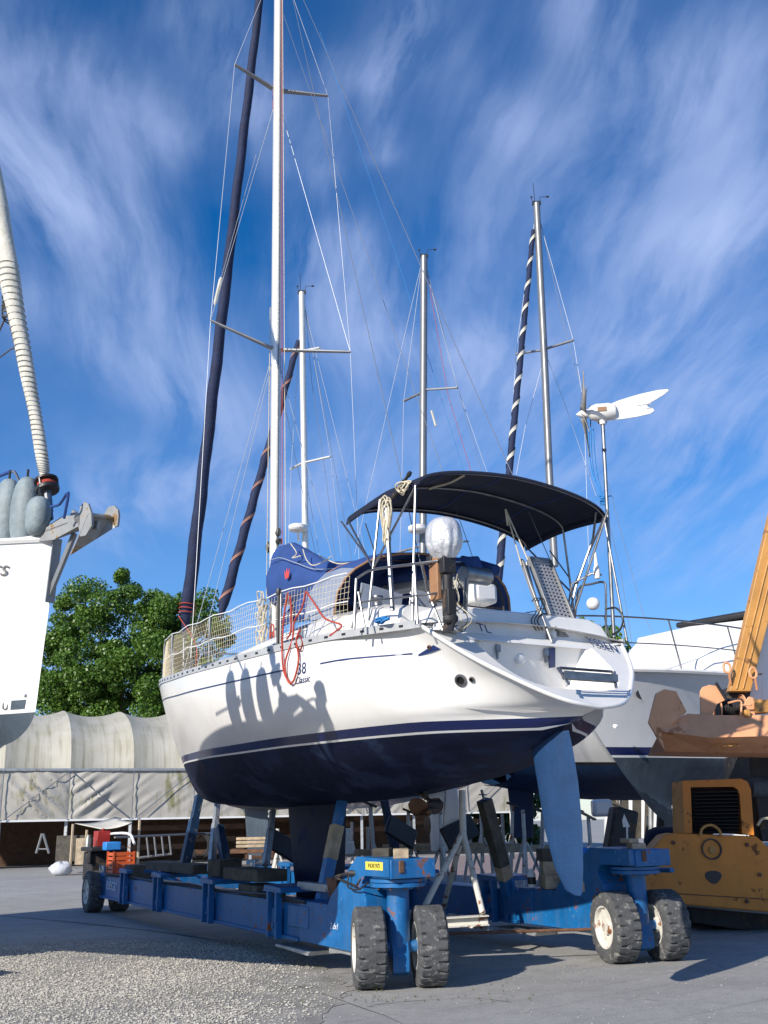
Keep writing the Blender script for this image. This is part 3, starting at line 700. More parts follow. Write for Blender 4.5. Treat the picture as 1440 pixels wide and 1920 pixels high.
# ledge and raked upper panel up to the cockpit coaming, side flanks
ZT = 3.62; XT = 1.02
b = MB(); yy = [1.27, 1.18, 1.05, .9, .5, 0, -.5, -.9, -1.05, -1.18, -1.27]
def top_z(y): return 3.35 + (ZT - 3.35) * max(0, min(1, (1.20 - abs(y)) / .18))
def low_z(y): return 3.30 + (.04 if abs(y) > 1.1 else 0)
def low_x(y): return xs_(3.30) + .02 + (.03 if abs(y) < 1.0 else 0)
b.grid([[BF.w(low_x(y), y, low_z(y)) for y in yy], [BF.w(low_x(y) + .05, y, low_z(y) + .03) for y in yy], [BF.w(lerp(low_x(y), XT, .9), y, lerp(low_z(y), top_z(y), .93)) for y in yy], [BF.w(XT + .05, y, top_z(y)) for y in yy], [BF.w(XT + .45, y, top_z(y) - .01) for y in yy], [BF.w(XT + .5, y, 3.36) for y in yy]])
b.build('stern_panel', MT['gel'], hull, smooth=35, bev=.012)
b = MB()
b.grid([[BF.w(xs_(3.255) + .022, 1.20 * sd, 3.25) for sd in (1, -1)], [BF.w(xs_(3.255) + .03, 1.20 * sd, 3.27) for sd in (1, -1)], [BF.w(low_x(0) + .02, 1.20 * sd, 3.335) for sd in (1, -1)]]); b.build('stern_ledge', MT['gel'], hull, smooth=50)
# hinge plates, round light, badge, step
for y in (.42, -.18):
    b = MB(); b.box(BF.w(BW - .235, y, 3.19), (.02, .05, .07), BF.mat().to_3x3()); b.box(BF.w(BW - .215, y, 3.13), (.02, .02, .08), BF.mat().to_3x3()); b.build('hinge_plate', MT['steel'], hull)
b = MB(); b.ball(BF.at(797, 1240, .80) + BF.d * -.02, .055, 14, (1, 1, 1)); 
o = MB().ball(BF.atx(975, 1232, .94), .075, 16, (.35, 1, 1), BF.mat().to_3x3()).build('round_vent', MT['gel'], hull)
P0, P1 = BF.atx(1035, 1215, BW - .25), BF.atx(1035, 1252, BW - .19)
b = MB(); b.bar(P0, P1, .085, .012, BF.d); b.build('ladder_pad', MT['dkblue'], hull, bev=.004)
# folded swim ladder on the lip
ld = MB(); a0 = BF.w(.16, .28, 2.80); 
q = [BF.w(.06, .33, 2.80), BF.w(.06, -.30, 2.80), BF.w(.10, -.30, 2.90), BF.w(.10, .33, 2.90)]
ld.tube(q + [q[0]], .014, 6); ld.tube([BF.w(.08, .33, 2.85), BF.w(.08, -.30, 2.85)], .012, 6); ld.tube([BF.w(.02, .30, 2.74), BF.w(.10, .36, 2.9)], .014, 6); ld.tube([BF.w(.02, -.26, 2.74), BF.w(.10, -.33, 2.9)], .014, 6)
ld.bar(BF.w(.03, .34, 2.83), BF.w(.03, -.3, 2.83), .012, .07, (0, 0, 1)); ld.build('swim_ladder', MT['steel'], hull)
# exhausts and skin fittings
for (px, py, r) in ((864, 1275, .05), (886, 1273, .022), (807, 1213, .018)):
    # find hull point under that pixel
    best = min(((BF.at(px, py, yy_), yy_) for yy_ in [i * .01 for i in range(60, 185)]), key=lambda t: abs(hull_y(BF.loc(t[0])[0], t[0].z) - t[1]))
    x, _, z = BF.loc(best[0]); p = hull_pt(x, z, 1, 0); n = (hull_pt(x, z, 1, .1) - p).normalized()
    Mx = n.to_track_quat('Z', 'Y').to_matrix().to_4x4(); Mx.translation = p
    fo = MB().lathe([(r, -.01), (r * 1.25, .004), (r * 1.2, .02), (r * .8, .022), (r * .75, -.02)], 18, Mx).build('skin_fitting', MT['steel'] if r > .02 else MT['rust'], hull)
    MB().lathe([(r * .8, .004), (.001, .004)], 14, Mx, True).build('bore', MT['black'], fo)
def hull_text(s, size, x, zoff, side, mat, shear=0):
    z = fSZ(x) + zoff; p = hull_pt(x, z, side, .004); r = (hull_pt(x - .1 * side, z - .0, side, .004) - p); u = hull_pt(x, z + .1, side, .004) - p
    return text(s, size, p, r, u, mat, hull, 'lettering', .001, shear)
hull_text('38', .17, 2.68, -.27, 1, MT['dkblue']); hull_text('Classic', .10, 2.68, -.385, 1, MT['dkblue'], .35)
# name on the transom
def plane_text(s, px, py, x, size, name='lettering', tilt=0, dxr=0.0):
    p = BF.atx(px, py, x); r = -BF.p; r = (r + Vector((0, 0, tilt)) + BF.d * dxr).normalized(); return text(s, size, p - BF.d * .02, r, Vector((0, 0, 1)) + BF.d * .6, MT['dkblue'], hull, name, .001)
plane_text('TL', 905, 1179, .90, .15, tilt=-.12)
def rake_pt(px, py, off):
    r = ray(px, py); o = Vector((0, 0, EYE)); k = 1.2; t = ((o - BF.o).dot(BF.d) - k * (EYE - 2.57)) / (k * r.z - r.dot(BF.d)); return o + r * t + (Vector((0, 0, 1)) * 1.2 - BF.d).normalized() * off
p_ = rake_pt(1128, 1212, .02); text('YSSEN', .125, p_, -BF.p * 1 + Vector((0, 0, -.30)) - BF.d * .36, Vector((0, 0, 1)) + BF.d * 1.2, MT['dkblue'], hull, 'lettering', .001, tall=1.9)
# keel and rudder
def foil(n, tc):
    pts = [(0, 0)]
    up_ = []
    for i in range(n + 1):
        x = (1 - math.cos(math.pi * i / n)) / 2; y = tc * (1.4845 * math.sqrt(x) - .63 * x - 1.758 * x * x + 1.4215 * x**3 - .5075 * x**4); up_.append((x, y))
    return up_ + [(x, -y) for x, y in up_[-2:0:-1]]
def fin(name, secs, tc, mat, parent, **k):      # secs: (x_lead, x_trail, z)
    F_ = foil(12, tc); b = MB(); b.loft([[BF.w(lerp(xl, xt, x), y * (xl - xt), z) for x, y in F_] for xl, xt, z in secs]); return b.build(name, mat, parent, smooth=50, **k)
fin('keel', [(6.45, 4.75, 1.95), (6.38, 4.78, 1.6), (6.25, 4.82, 1.0), (6.15, 4.80, .62), (6.10, 4.82, .48)], .13, MT['navyhull'], hull)
fin('rudder', [(.98, .42, 2.38), (.97, .38, 2.2), (.92, .34, 1.9), (.86, .33, 1.5), (.75, .36, 1.15), (.62, .39, .97), (.50, .42, .93)], .115, MT['rudder'], sb)
b = MB(); b.tube([BF.w(3.3, 0, 2.0), BF.w(2.75, 0, 1.78)], .022, 8); b.tube([BF.w(2.9, 0, 2.0), BF.w(2.9, 0, 1.82)], .03, 6); b.ball(BF.w(2.72, 0, 1.77), .06, 10, (1.4, 1, 1)); b.build('propeller_shaft', MT['blackm'], hull)
# coachroof
def roof_sec(x, hw, h, z):
    return [BF.w(x, y * hw, z + h * hh) for y, hh in ((1.06, 0), (1.0, .75), (.9, .95), (.5, 1.1), (0, 1.15), (-.5, 1.1), (-.9, .95), (-1.0, .75), (-1.06, 0))]
b = MB(); cs = [(3.2, 1.1, .42), (4.0, 1.12, .42), (5.5, 1.05, .38), (7.0, .85, .33), (7.9, .62, .26), (8.4, .45, .05)]
b.grid([roof_sec(x, hw, h, fSZ(x) + .05) for x, hw, h in cs]); b.add(roof_sec(3.2, 1.1, .42, fSZ(3.2) + .05), [tuple(range(9))]); cr_ = b.build('coachroof', MT['deck'], sb, smooth=40)
for sd in (1, -1):
    b = MB()
    for x0, x1 in ((3.9, 4.6), (4.8, 5.5), (5.8, 6.4)):
        h0 = sp([(a, hw) for a, hw, h in cs]); 
        b.add([BF.w(x0, sd * (h0(x0) * 1.045 + .004), fSZ(x0) + .16), BF.w(x1, sd * (h0(x1) * 1.045 + .004), fSZ(x1) + .16), BF.w(x1, sd * (h0(x1) * 1.012 + .008), fSZ(x1) + .29), BF.w(x0, sd * (h0(x0) * 1.012 + .008), fSZ(x0) + .29)], [(0, 1, 2, 3)])
    b.build('window', MT['glass'], cr_, smooth=0)
    # cockpit coaming
    rows = []
    for x, o_, i_, h in ((1.32, 1.20, .85, .24), (1.7, 1.30, .88, .29), (2.4, 1.34, .9, .31), (3.0, 1.30, .9, .36), (3.4, 1.22, .9, .40)):
        z = fSZ(x) + .02; rows.append([BF.w(x, sd * (o_ + .10), z), BF.w(x, sd * (o_ + .02), z + h * .8), BF.w(x, sd * (o_ - .08), z + h), BF.w(x, sd * (i_ + .05), z + h * .96), BF.w(x, sd * i_, z + h * .8), BF.w(x, sd * i_, z - .1)])
    if sd < 0: rows = [r[::-1] for r in rows]
    b = MB(); b.loft(rows, True, False); b.build('cockpit_coaming', MT['gel'], sb, smooth=35)
    # winch
    for x in (2.0, 2.9):
        p = BF.w(x, sd * 1.12, fSZ(x) + .30); Mx = Matrix.Translation(p); MB().lathe([(.07, 0), (.075, .02), (.05, .05), (.048, .10), (.065, .13), (.06, .15), (.02, .155)], 16, Mx, True).build('winch', MT['steel'], sb)
# ------------------------------------------------ mast, boom, rigging
M0 = BF.at(513, 1195, 0); mtop = BF.at(522, -60, 0)
def mastp(z): t = (z - M0.z) / (mtop.z - M0.z); return M0 + (mtop - M0) * t
sec = [(.105 * math.cos(a), .07 * math.sin(a)) for a in [2 * math.pi * i / 16 for i in range(16)]]
b = MB(); b.loft([[mastp(z) + BF.d * u + BF.p * v for u, v in sec] for z in (3.6, 8, 12, 17.6)]); mast = b.build('mast', MT['mastw'], sb, smooth=50)
b = MB(); 
for q in (-1,): b.bar(mastp(3.9) - BF.d * .112, mastp(17.4) - BF.d * .112, .03, .022, BF.p)
b.build('mast_track', MT['alu'], mast)
tips = {}
for (nm, py0, tp, ts_) in (('lo', 655, (395, 601), (657, 660)), ('hi', 168, (440, 121), (615, 180))):
    root = BF.at(517, py0, 0)
    for sd, t_, yv in ((1, tp, 1.0 if nm == 'lo' else .82), (-1, ts_, -1.0 if nm == 'lo' else -.82)):
        q = BF.at(t_[0], t_[1], yv); tips[nm, sd] = q
        MB().bar(root + BF.p * sd * .06, q, .10, .035, (0, 0, 1), .06, .025).build('spreader', MT['alu'], mast, bev=.006)
def wire(pts, r=.0048, mat='wire', parent=None, name='shroud'): return MB().tube(pts, r, 6).build(name, MT[mat], parent or mast, smooth=60)
for sd in (1, -1):
    ch = BF.w(6.75, sd * 1.42, fSZ(6.75) + .03); lo, hi = tips['lo', sd], tips['hi', sd]
    wire([ch, lo, hi, mastp(17.5)]); wire([lo, mastp(14.0) + BF.p * sd * .07]); wire([BF.w(6.6, sd * 1.40, fSZ(6.6) + .03), mastp(8.9) + BF.p * sd * .07]); wire([BF.w(7.3, sd * 1.35, fSZ(7.3) + .03), mastp(8.9) + BF.p * sd * .07 + BF.d * .1])
    MB().tube([ch, ch.lerp(lo, .05)], .013, 6).build('turnbuckle', MT['steel'], mast)
    # backstay, split to each quarter
wire([mastp(17.5) - BF.d * .15, BF.w(1.25, .95, 3.62)], .005, 'wired', None, 'backstay'); wire([mastp(17.5) - BF.d * .15, BF.w(1.25, -.95, 3.62)], .005, 'wired', None, 'backstay')
for k, (x0, x1) in enumerate(((.15, .22), (.16, .30), (.19, .42))):
    wire([mastp(16.5) - BF.d * x0, mastp(5.3) - BF.d * x1], .006, ('ropeblue', 'ropered', 'rope')[k % 3] if k else 'wired', None, 'halyard')
wire([mastp(10) + BF.d * .12 + BF.p * .05, mastp(4.4) + BF.d * .13 + BF.p * .07], .007, 'rope', None, 'halyard')
wire(curve([mastp(15.5) + BF.d * .12, mastp(14.2) + BF.d * .2, mastp(13.2) + BF.d * .14, mastp(5.0) + BF.d * .16]), .006, 'ropered', None, 'halyard')
# little items on the mast
b = MB(); p = mastp(5.9) + BF.d * .16; b.ball(p + Vector((0, 0, -.12)), .07, 10, (1, 1, 1.5)); b.ball(mastp(5.7) - BF.d * .17 + Vector((0, 0, .1)), .06, 8); b.ball(mastp(5.85) - BF.d * .15 + Vector((0, 0, .1)), .05, 8, (1, 1, 1.6)); b.ball(mastp(5.95) - BF.d * .12, .045, 8); b.build('mast_block', MT['black'], mast)
# lazyjack protector (pale tube near left furl), flag halyard
a, c_ = BF.at(415, 520, .75), BF.at(403, 572, .78); MB().tube([a, a.lerp(c_, .1), a.lerp(c_, .9), c_], [.02, .035, .035, .02], 8).build('shroud_roller', MT['sailcream'], mast)
wire([BF.at(480, 290, .3), a], .004); wire([c_, tips['lo', 1]], .004)
# furled genoa
f0 = BF.at(345, 1195, 0); f1 = BF.at(489, -20, 0)
def furl(P0, P1, r0, r1, name, mat, parent, stripe=None, n=60, tw=14):
    rings = []; d = (P1 - P0).normalized(); sd_ = d.orthogonal().normalized(); u_ = d.cross(sd_)
    for i in range(n + 1):
        t = i / n; r = lerp(r0, r1, t) * (1 + .02 * math.sin(i * 2.1) + .015 * math.sin(i * 5.3)) * (min(1, .35 + t * 12)); ph = tw * t
        rings.append([P0.lerp(P1, t) + (sd_ * math.cos(2 * math.pi * k / 12) + u_ * math.sin(2 * math.pi * k / 12)) * r * (1 + .07 * math.cos(2 * math.pi * k / 12 - ph)) for k in range(12)])
    b = MB(); b.loft(rings)
    o = b.build(name, mat, parent, smooth=50)
    if stripe:
        P = []; m_ = n * 6
        for i in range(m_):
            t = i / m_; r = lerp(r0, r1, t) * min(1, .35 + t * 12) * 1.10 + .004; P.append([P0.lerp(P1, t) + d * (q * stripe[2]) + (sd_ * math.cos(stripe[1] * 6.283 * t - q * .45) + u_ * math.sin(stripe[1] * 6.283 * t - q * .45)) * r for q in (-.5, -.17, .17, .5)])
        MB().grid(P).build('uv_strip', stripe[0], o, smooth=60)
    return o
furl(f0, f1, .128, .075, 'furled_sail', MT['sailnavy'], sb, None, 90, 60)
MB().tube([BF.w(10.95, 0, 4.0), f0], .02, 8).build('forestay', MT['steel'], sb)
b = MB(); Mx = Matrix.Translation(BF.w(10.8, 0, 4.35)); b.lathe([(.02, 0), (.11, .01), (.11, .03), (.05, .04), (.05, .12), (.11, .13), (.11, .15), (.02, .16)], 16, Mx); b.build('furling_drum', MT['black'], sb)
b = MB()
for k in range(3): 
    c0 = f0.lerp(f1, .035 + .006 * k); b.tube([c0 + (BF.d * math.cos(a) + BF.p * math.sin(a)) * .16 + Vector((0, 0, .02 * math.sin(a))) for a in [i * .55 for i in range(13)]], .009, 5)
b.build('sail_tie', MT['ropered'], sb)
wire(curve([f0.lerp(f1, .03) + BF.p * .15, BF.w(9.6, .3, 4.6), BF.w(9.0, .5, 4.1)]), .01, 'ropered', sb, 'sheet')
# boom with sail cover
g0 = BF.at(524, 1100, 0) ; x0b, _, _ = BF.loc(g0)
bx0, bz0, bx1, bz1 = 6.72, 4.82, 1.95, 4.15
b = MB(); b.loft([[BF.w(x, .06 * math.cos(a), z + .09 * math.sin(a)) for a in [2 * math.pi * i / 12 for i in range(12)]] for x, z in ((bx0, bz0), (bx1, bz1))]); boomo = b.build('boom', MT['mastw'], sb, smooth=50)
rows = []; nC = 46
top = sp([(1.7, 4.36), (2.2, 4.45), (3.2, 4.62), (4.3, 4.90), (5.2, 5.10), (5.9, 5.44), (6.4, 5.66), (6.85, 5.70), (7.0, 5.64)]); bot = sp([(1.7, 4.12), (3, 4.33), (4.5, 4.52), (5.6, 4.64), (6.3, 4.70), (6.8, 4.74), (7.0, 4.80)])
wid = sp([(1.7, .07), (3, .13), (4.5, .19), (5.6, .24), (6.4, .26), (6.85, .22), (7.0, .13)])
for i in range(nC + 1):
    x = lerp(1.72, 6.99, i / nC); zt, zb, w_ = top(x), bot(x), wid(x); row = []
    for j in range(20):
        a = 2 * math.pi * j / 20; sx = math.cos(a); sz = math.sin(a)
        fold = 1 + .045 * math.sin(9 * x + 3 * a) + .035 * math.sin(23 * x - 2 * a) + .02 * math.sin(41 * x + a)
        row.append(BF.w(x, w_ * sx * fold * (.75 + .25 * max(0, -sz) + (.25 if sz < .3 else 0)), (zt + zb) / 2 + (zt - zb) / 2 * sz * (1 + .012 * math.sin(17 * x))))
    rows.append(row)
cov = MB().loft(rows).build('sail_cover', MT['canvas'], boomo, smooth=80)
# seam and crown mark
b = MB(); b.tube([BF.w(x, wid(x) * .80 + .035, (top(x) * .72 + bot(x) * .28)) for x in [1.9 + .1 * i for i in range(50)]], .006, 5); b.build('seam', MT['wire'], cov)
pc = BF.at(538, 1076, .31); r_ = -BF.d; u_ = Vector((0, 0, 1))
Mx = Matrix(((r_.x, 0, BF.p.x, pc.x), (r_.y, 0, BF.p.y, pc.y), (0, 1, BF.p.z, pc.z), (0, 0, 0, 1)))
MB().prism([(-.055, -.065), (.055, -.065), (.085, .07), (.035, .0), (0, .085), (-.035, .0), (-.085, .07)], .006, Mx).build('crown_emblem', MT['redb'], cov, smooth=0)
for k, pts in enumerate((((545, 1019), (556, 1037), (548, 1046), (564, 1042)), ((568, 1030), (575, 1050), (588, 1060), (612, 1050), (620, 1043)), ((600, 1042), (630, 1056), (660, 1055), (720, 1048)))):
    b = MB(); b.tube(curve([BF.at(px, py, .26) for px, py in pts], 6), .008, 5); b.build('lashing', MT['rope'], cov)
MB().tube([mastp(16) - BF.d * .2, BF.w(1.8, 0, 4.35)], .004, 5).build('topping_lift', MT['wired'], boomo)
# bundle of ropes on the mast foot
b = MB()
for k in range(9):
    c0 = mastp(4.05 + .1 * k) + BF.p * (.12 + .03 * (k % 3)); pts = []
    for i in range(14):
        a = i * math.pi * 2 / 9; pts.append(c0 + (BF.d * math.cos(a) * .09 + Vector((0, 0, 1)) * math.sin(a) * .16 + BF.p * .01 * i * random.uniform(.3, 1)))
    b.tube(curve(pts, 3), .011, 5)
b.build('coiled_halyard', MT['rope'], mast)
b = MB()
for k in range(4):
    c0 = mastp(3.95 + .13 * k) + BF.p * .1 - BF.d * .16; b.tube(curve([c0 + (BF.d * math.cos(a) * .07 + Vector((0, 0, 1)) * math.sin(a) * .15) for a in [i * .7 for i in range(12)]], 3), .012, 5)
b.build('coiled_halyard', MT['ropered'], mast)
# ------------------------------------------------ lifelines and netting
def net_top(x): return fSZ(x) + .06 + .60
rl = MB()
XG0, XG1 = 2.0, 9.4
for sd in (1, -1):
    for h in (.62, .32):
        MB().tube([BF.w(x, sd * (fS(x) - .05), fSZ(x) + .05 + h - (.03 * math.sin((x - 3.1) * 3.3) ** 2)) for x in [lerp(XG0, XG1, i / 30) for i in range(31)]], .007, 5).build('lifeline', MT['white'], sb)
    for x in (3.2, 5.1, 6.9, 8.7):
        p0 = BF.w(x, sd * (fS(x) - .05), fSZ(x) + .03); p1 = p0 + Vector((0, 0, .64)); so = MB().tube([p0, p1], .013, 8).build('stanchion', MT['steel'], sb)
        MB().lathe([(.035, 0), (.035, .015), (.016, .05)], 10, Matrix.Translation(p0)).build('stanchion_foot', MT['steel'], so)
    b = MB()
    xx = [XG0 + .06 * i for i in range(int((10.6 - XG0) / .06))]
    def np_(x, h): return BF.w(x, sd * (fS(x) - .045 - (.03 if h > .3 else 0)), fSZ(x) + .04 + h + .006 * math.sin(x * 9 + h * 20))
    hmax = lambda x: .60 if x < 9.4 else .60 - .25 * (x - 9.4)
    for x in xx: b.tube([np_(x, 0.0), np_(x, hmax(x) * .5), np_(x, hmax(x))], .0020, 3, False)
    for k in range(11):
        b.tube([np_(x, hmax(x) * k / 10) for x in xx[::3]], .0020, 3, False)
    stuff(b.build('netting', MT['net'], sb, smooth=0))
# gate uprights with dark cover
b = MB(); p0 = BF.w(3.22, fS(3.2) - .03, fSZ(3.2) + .02); b.tube([p0, p0 + Vector((0, 0, .66))], .022, 8); b.ball(p0 + Vector((0, 0, .64)), .035, 8, (1, 1, 1.6)); b.build('gate_post', MT['black'], sb)
# pulpit
b = MB()
for sd in (1, -1):
    b.tube(curve([BF.w(9.3, sd * (fS(9.3) - .05), fSZ(9.3) + .66), BF.w(10.4, sd * .42, fSZ(10.4) + .70), BF.w(11.2, sd * .2, 4.72), BF.w(11.45, 0, 4.72)], 5), .014, 8)
    for x in (9.4, 10.5): b.tube([BF.w(x, sd * (fS(x) - .04), fSZ(x)), BF.w(x, sd * (fS(x) - .04), fSZ(x) + .66)], .014, 8)
b.build('pulpit', MT['steel'], sb)
# tender / sails lashed on the foredeck seen through the net
b = MB()
for k in range(5): b.ball(BF.w(4.6 + .75 * k, .9 - .12 * k + .1 * math.sin(k * 3), fSZ(5) + .12), random.uniform(.13, .2), 10, (1.9, 1.0, .8), BF.mat().to_3x3())
b.build('sailbag', MT['sailcream'], sb, smooth=80)
# ------------------------------------------------ sprayhood
rows = []
hx = [(3.95, .28, 3.88), (3.55, .62, 3.9), (3.15, .78, 3.85), (2.75, .82, 3.8), (2.45, .78, 3.76)]   # x, height above base, base z
for x, h, zb in hx:
    row = []
    for j in range(17):
        a = math.pi * j / 16; y = 1.22 * math.cos(a); y = math.copysign(abs(y)**.85 * 1.22**.15, y); row.append(BF.w(x + .35 * (1 - math.sin(a)), y, zb + h * math.sin(a)**.62))
    rows.append(row)
hood = MB().grid(rows).build('sprayhood', MT['canvas'], sb, smooth=60, thick=.008)
b = MB(); b.tube(rows[-1], .013, 8); b.tube(rows[2], .012, 8); b.build('hood_hoop', MT['brown'], hood)
def hood_panel(j0, j1, i0, i1, mat, name, out_=.012):
    P = []
    for i in range(i0 * 4, i1 * 4 + 1):
        fi = i / 4; a = int(min(fi, len(rows) - 2)); r = []
        for j in range(j0, j1 + 1):
            p = rows[a][j].lerp(rows[a + 1][j], fi - a); c0 = BF.w(BF.loc(p)[0], 0, 3.6); r.append(p + (p - c0).normalized() * out_)
        P.append(r)
    return MB().grid(P).build(name, MT[mat], hood, smooth=60)
for j0, j1 in ((1, 4), (6, 10), (12, 15)):
    hood_panel(j0, j1, 0, 1, 'vinyl', 'clear_window')
hood_panel(0, 3, 2, 4, 'vinyl', 'clear_window')
# companionway bulkhead, near-black to paint in the shaded interior below the hood
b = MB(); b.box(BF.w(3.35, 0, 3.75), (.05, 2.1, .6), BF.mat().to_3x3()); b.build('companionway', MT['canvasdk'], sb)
b = MB()
for y in (.75, .1): b.box(BF.w(2.55, y, 3.96), (.02, .55, .28), BF.mat().to_3x3() @ Matrix.Rotation(.15, 3, 'X'))
b.build('wind_screen_panel', MT['vinyl'], sb, bev=.01)
# ------------------------------------------------ bimini
def bim(u, v):     # u 0 front .. 1 aft ; v -1 stbd .. 1 port
    x = lerp(2.42, .98, u); y = 1.24 * math.sin(v * math.pi / 2 * .93) / math.sin(math.pi / 2 * .93)
    z = 4.80 + .235 * (1 - abs(v)**1.6) + .05 * math.sin(u * math.pi) - .0 * u
    z -= .015 * (1 + math.cos(u * 4 * math.pi)) * (1 - abs(v)**3) * -1
    return BF.w(x, y, z)
can = MB().grid([[bim(u / 16, v / 12) for v in range(-12, 13)] for u in range(17)]).build('bimini', MT['canvasdk'], sb, smooth=80, thick=.006)
b = MB()
for v in (1, -1):      # dropped hems at the sides
    b.grid([[bim(u / 12, v) for u in range(13)], [bim(u / 12, v) + Vector((0, 0, -.07)) + BF.p * .01 * v for u in range(13)]])
for u in (0, 1): b.grid([[bim(u, v / 12) for v in range(-12, 13)], [bim(u, v / 12) + Vector((0, 0, -.04)) - BF.d * (.02 if u else -.02) for v in range(-12, 13)]])
b.build('hem', MT['canvasdk'], can, smooth=60, thick=.004)
for u in (.02, .5, .98):
    b = MB(); b.tube([bim(u, v / 14) + Vector((0, 0, -.02)) for v in range(-14, 15)], .0125, 8); b.build('bimini_hoop', MT['steel'], can)
b = MB(); b.tube([bim(.5 + k / 20, .35) + Vector((0, 0, -.03)) for k in range(10)], .012, 6); b.build('bimini_strap', MT['rope'], can)
def T(name, pts, r, y, mat='steel', parent=None, n=8): 
    ys_ = y if isinstance(y, (list, tuple)) else [y] * len(pts)
    return MB().tube([BF.at(px, py, yy_) for (px, py), yy_ in zip(pts, ys_)], r, n).build(name, MT[mat], parent or sb)
for sd in (1, -1):
    e = [bim(u, sd) + Vector((0, 0, -.03)) for u in (.02, .5, .98)]
    base = BF.w(1.75, sd * 1.38, 3.55); mid = base.lerp(e[1], .42)
    b = MB(); b.tube([base, e[1]], .013, 8); b.tube([mid, e[0]], .0115, 8); b.tube([mid, e[2]], .0115, 8); b.tube([BF.w(.95, sd * 1.36, 3.4), e[2]], .013, 8); b.tube([base.lerp(e[1], .55), base.lerp(e[1], .78).lerp(e[0], .4)], .008, 6)
    b.build('bimini_leg', MT['steel'], can)
# thick pole at the port quarter carrying the rope coil
T('davit_pole', [(736, 1145), (724, 950)], .024, 1.36)
T('bimini_leg', [(700, 1062), (640, 978)], .011, 1.3, parent=can); 
# port pushpit rails
pr_ = MB()
def A(px, py, y): return BF.at(px, py, y)
R1 = [A(668, 1085, 1.6), A(700, 1068, 1.52), A(780, 1057, 1.40), A(822, 1052, 1.28)]; R2 = [A(664, 1132, 1.62), A(700, 1126, 1.52), A(790, 1116, 1.40), A(822, 1112, 1.28)]
pr_.tube(curve(R1, 5), .0135, 8); pr_.tube(curve(R2, 5), .011, 8)
pr_.tube([A(783, 1170, 1.42), A(777, 1058, 1.40)], .014, 8); pr_.tube([A(664, 1180, 1.64), A(668, 1085, 1.6)], .014, 8); pr_.tube([A(832, 1187, 1.18), A(803, 1110, 1.25), A(792, 1060, 1.38)], .013, 8)
pr_.tube([A(684, 1176, 1.58), A(672, 1110, 1.6)], .011, 8); pr_.tube([A(660, 1178, 1.6), A(680, 1100, 1.56)], .011, 8)
pr_.build('pushpit', MT['steel'], sb)
# starboard pushpit and arch
pr_ = MB()
pr_.tube(curve([A(1078, 1160, -1.2), A(1085, 1105, -1.2), A(1110, 1095, -1.25), A(1132, 1092, -1.3), A(1136, 1110, -1.3), A(1136, 1190, -1.3)], 4), .013, 8)
pr_.tube([A(1062, 1160, -1.1), A(1072, 1095, -1.1), A(1110, 1075, -1.25), A(1128, 1078, -1.3)], .012, 8)
pr_.tube([A(1060, 1185, -1.0), A(1080, 1100, -1.15), A(1112, 1010, -1.3), A(1118, 960, -1.2)], .014, 8)
pr_.tube([A(1063, 1190, -.95), A(1140, 955, -1.15)], .013, 8)
pr_.build('pushpit', MT['steel'], sb)
b = MB(); b.tube(curve([A(1135, 1142, -1.3), A(1155, 1140, -1.3), A(1168, 1158, -1.3), A(1163, 1180, -1.3), A(1148, 1190, -1.3)], 6), .011, 6); b.build('horseshoe_bracket', MT['black'], sb)
MB().ball(A(1112, 1132, -1.15), .075, 16, (1, 1, .95)).build('gps_dome', MT['gel'], sb)
b = MB(); p = A(1120, 1085, -1.2); b.lathe([(.028, 0), (.036, .03), (.036, .11), (.022, .16), (.012, .30)], 12, Matrix.Translation(p)); b.build('danbuoy_light', MT['white'], sb)
# misc clutter around the pushpit (cables)
for k in range(7):
    px = random.uniform(840, 862); b = MB()
    b.tube(curve([A(px, random.uniform(1070, 1095), 1.15), A(px + random.uniform(-12, 22), 1125, 1.15), A(px + random.uniform(-15, 30), 1160, 1.1), A(px + random.uniform(-5, 18), 1184, 1.05), A(px + random.uniform(8, 24), 1172, .95)], 5), .0045, 5)
    b.build('cable', MT[random.choice(('black', 'brown', 'rope', 'black'))], sb)
b = MB()
for k in range(3):
    q = A(997 + 6 * k, 1128, -.1 - .05 * k); b.tube(curve([q, q + Vector((.04, -.03, .03)), q + Vector((.07, 0, -.03)), q + Vector((.03, 0, -.12)), q + Vector((-.02, 0, -.2)), q + Vector((.03, 0, -.3))], 4), .006, 5)
b.build('cable', MT['black'], sb)
MB().box(A(1001, 1180, -.2), (.08, .10, .09), BF.mat().to_3x3()).build('stern_socket', MT['black'], sb, bev=.01)
# stern helm details: wheel pedestal and white seat box, barbecue tube
MB().box(A(900, 1115, .2), (.25, .30, .22), BF.mat().to_3x3()).build('helm_seat', MT['gel'], sb, bev=.05)
w0 = BF.w(1.9, -.0, 3.85)
b = MB(); b.tube([w0 + BF.p * .46 * math.cos(a) + Vector((0, 0, .46 * math.sin(a))) for a in [2 * math.pi * i / 32 for i in range(33)]], .014, 8)
for k in range(6): b.tube([w0, w0 + BF.p * .46 * math.cos(k * math.pi / 3) + Vector((0, 0, .46 * math.sin(k * math.pi / 3)))], .008, 6)
b.build('steering_wheel', MT['black'], sb)
b = MB(); c0, c1 = A(868, 1076, .9), A(915, 1083, .5); b.tube([c0, c0.lerp(c1, .06), c0.lerp(c1, .94), c1], [.07, .085, .085, .07], 16); bq = b.build('barbecue', MT['steel'], sb)
MB().tube([A(872, 1150, .9), A(875, 1085, .9)], .022, 8).build('barbecue_leg', MT['steel'], bq)
# boom-end cover and blue flap beyond
b = MB(); q0, q1 = A(870, 1055, -.2), A(932, 1070, -.3); b.bar(q0, q1, .2, .16, (0, 0, 1), .12, .12); b.build('rolled_cover', MT['canvas'], sb, bev=.03)
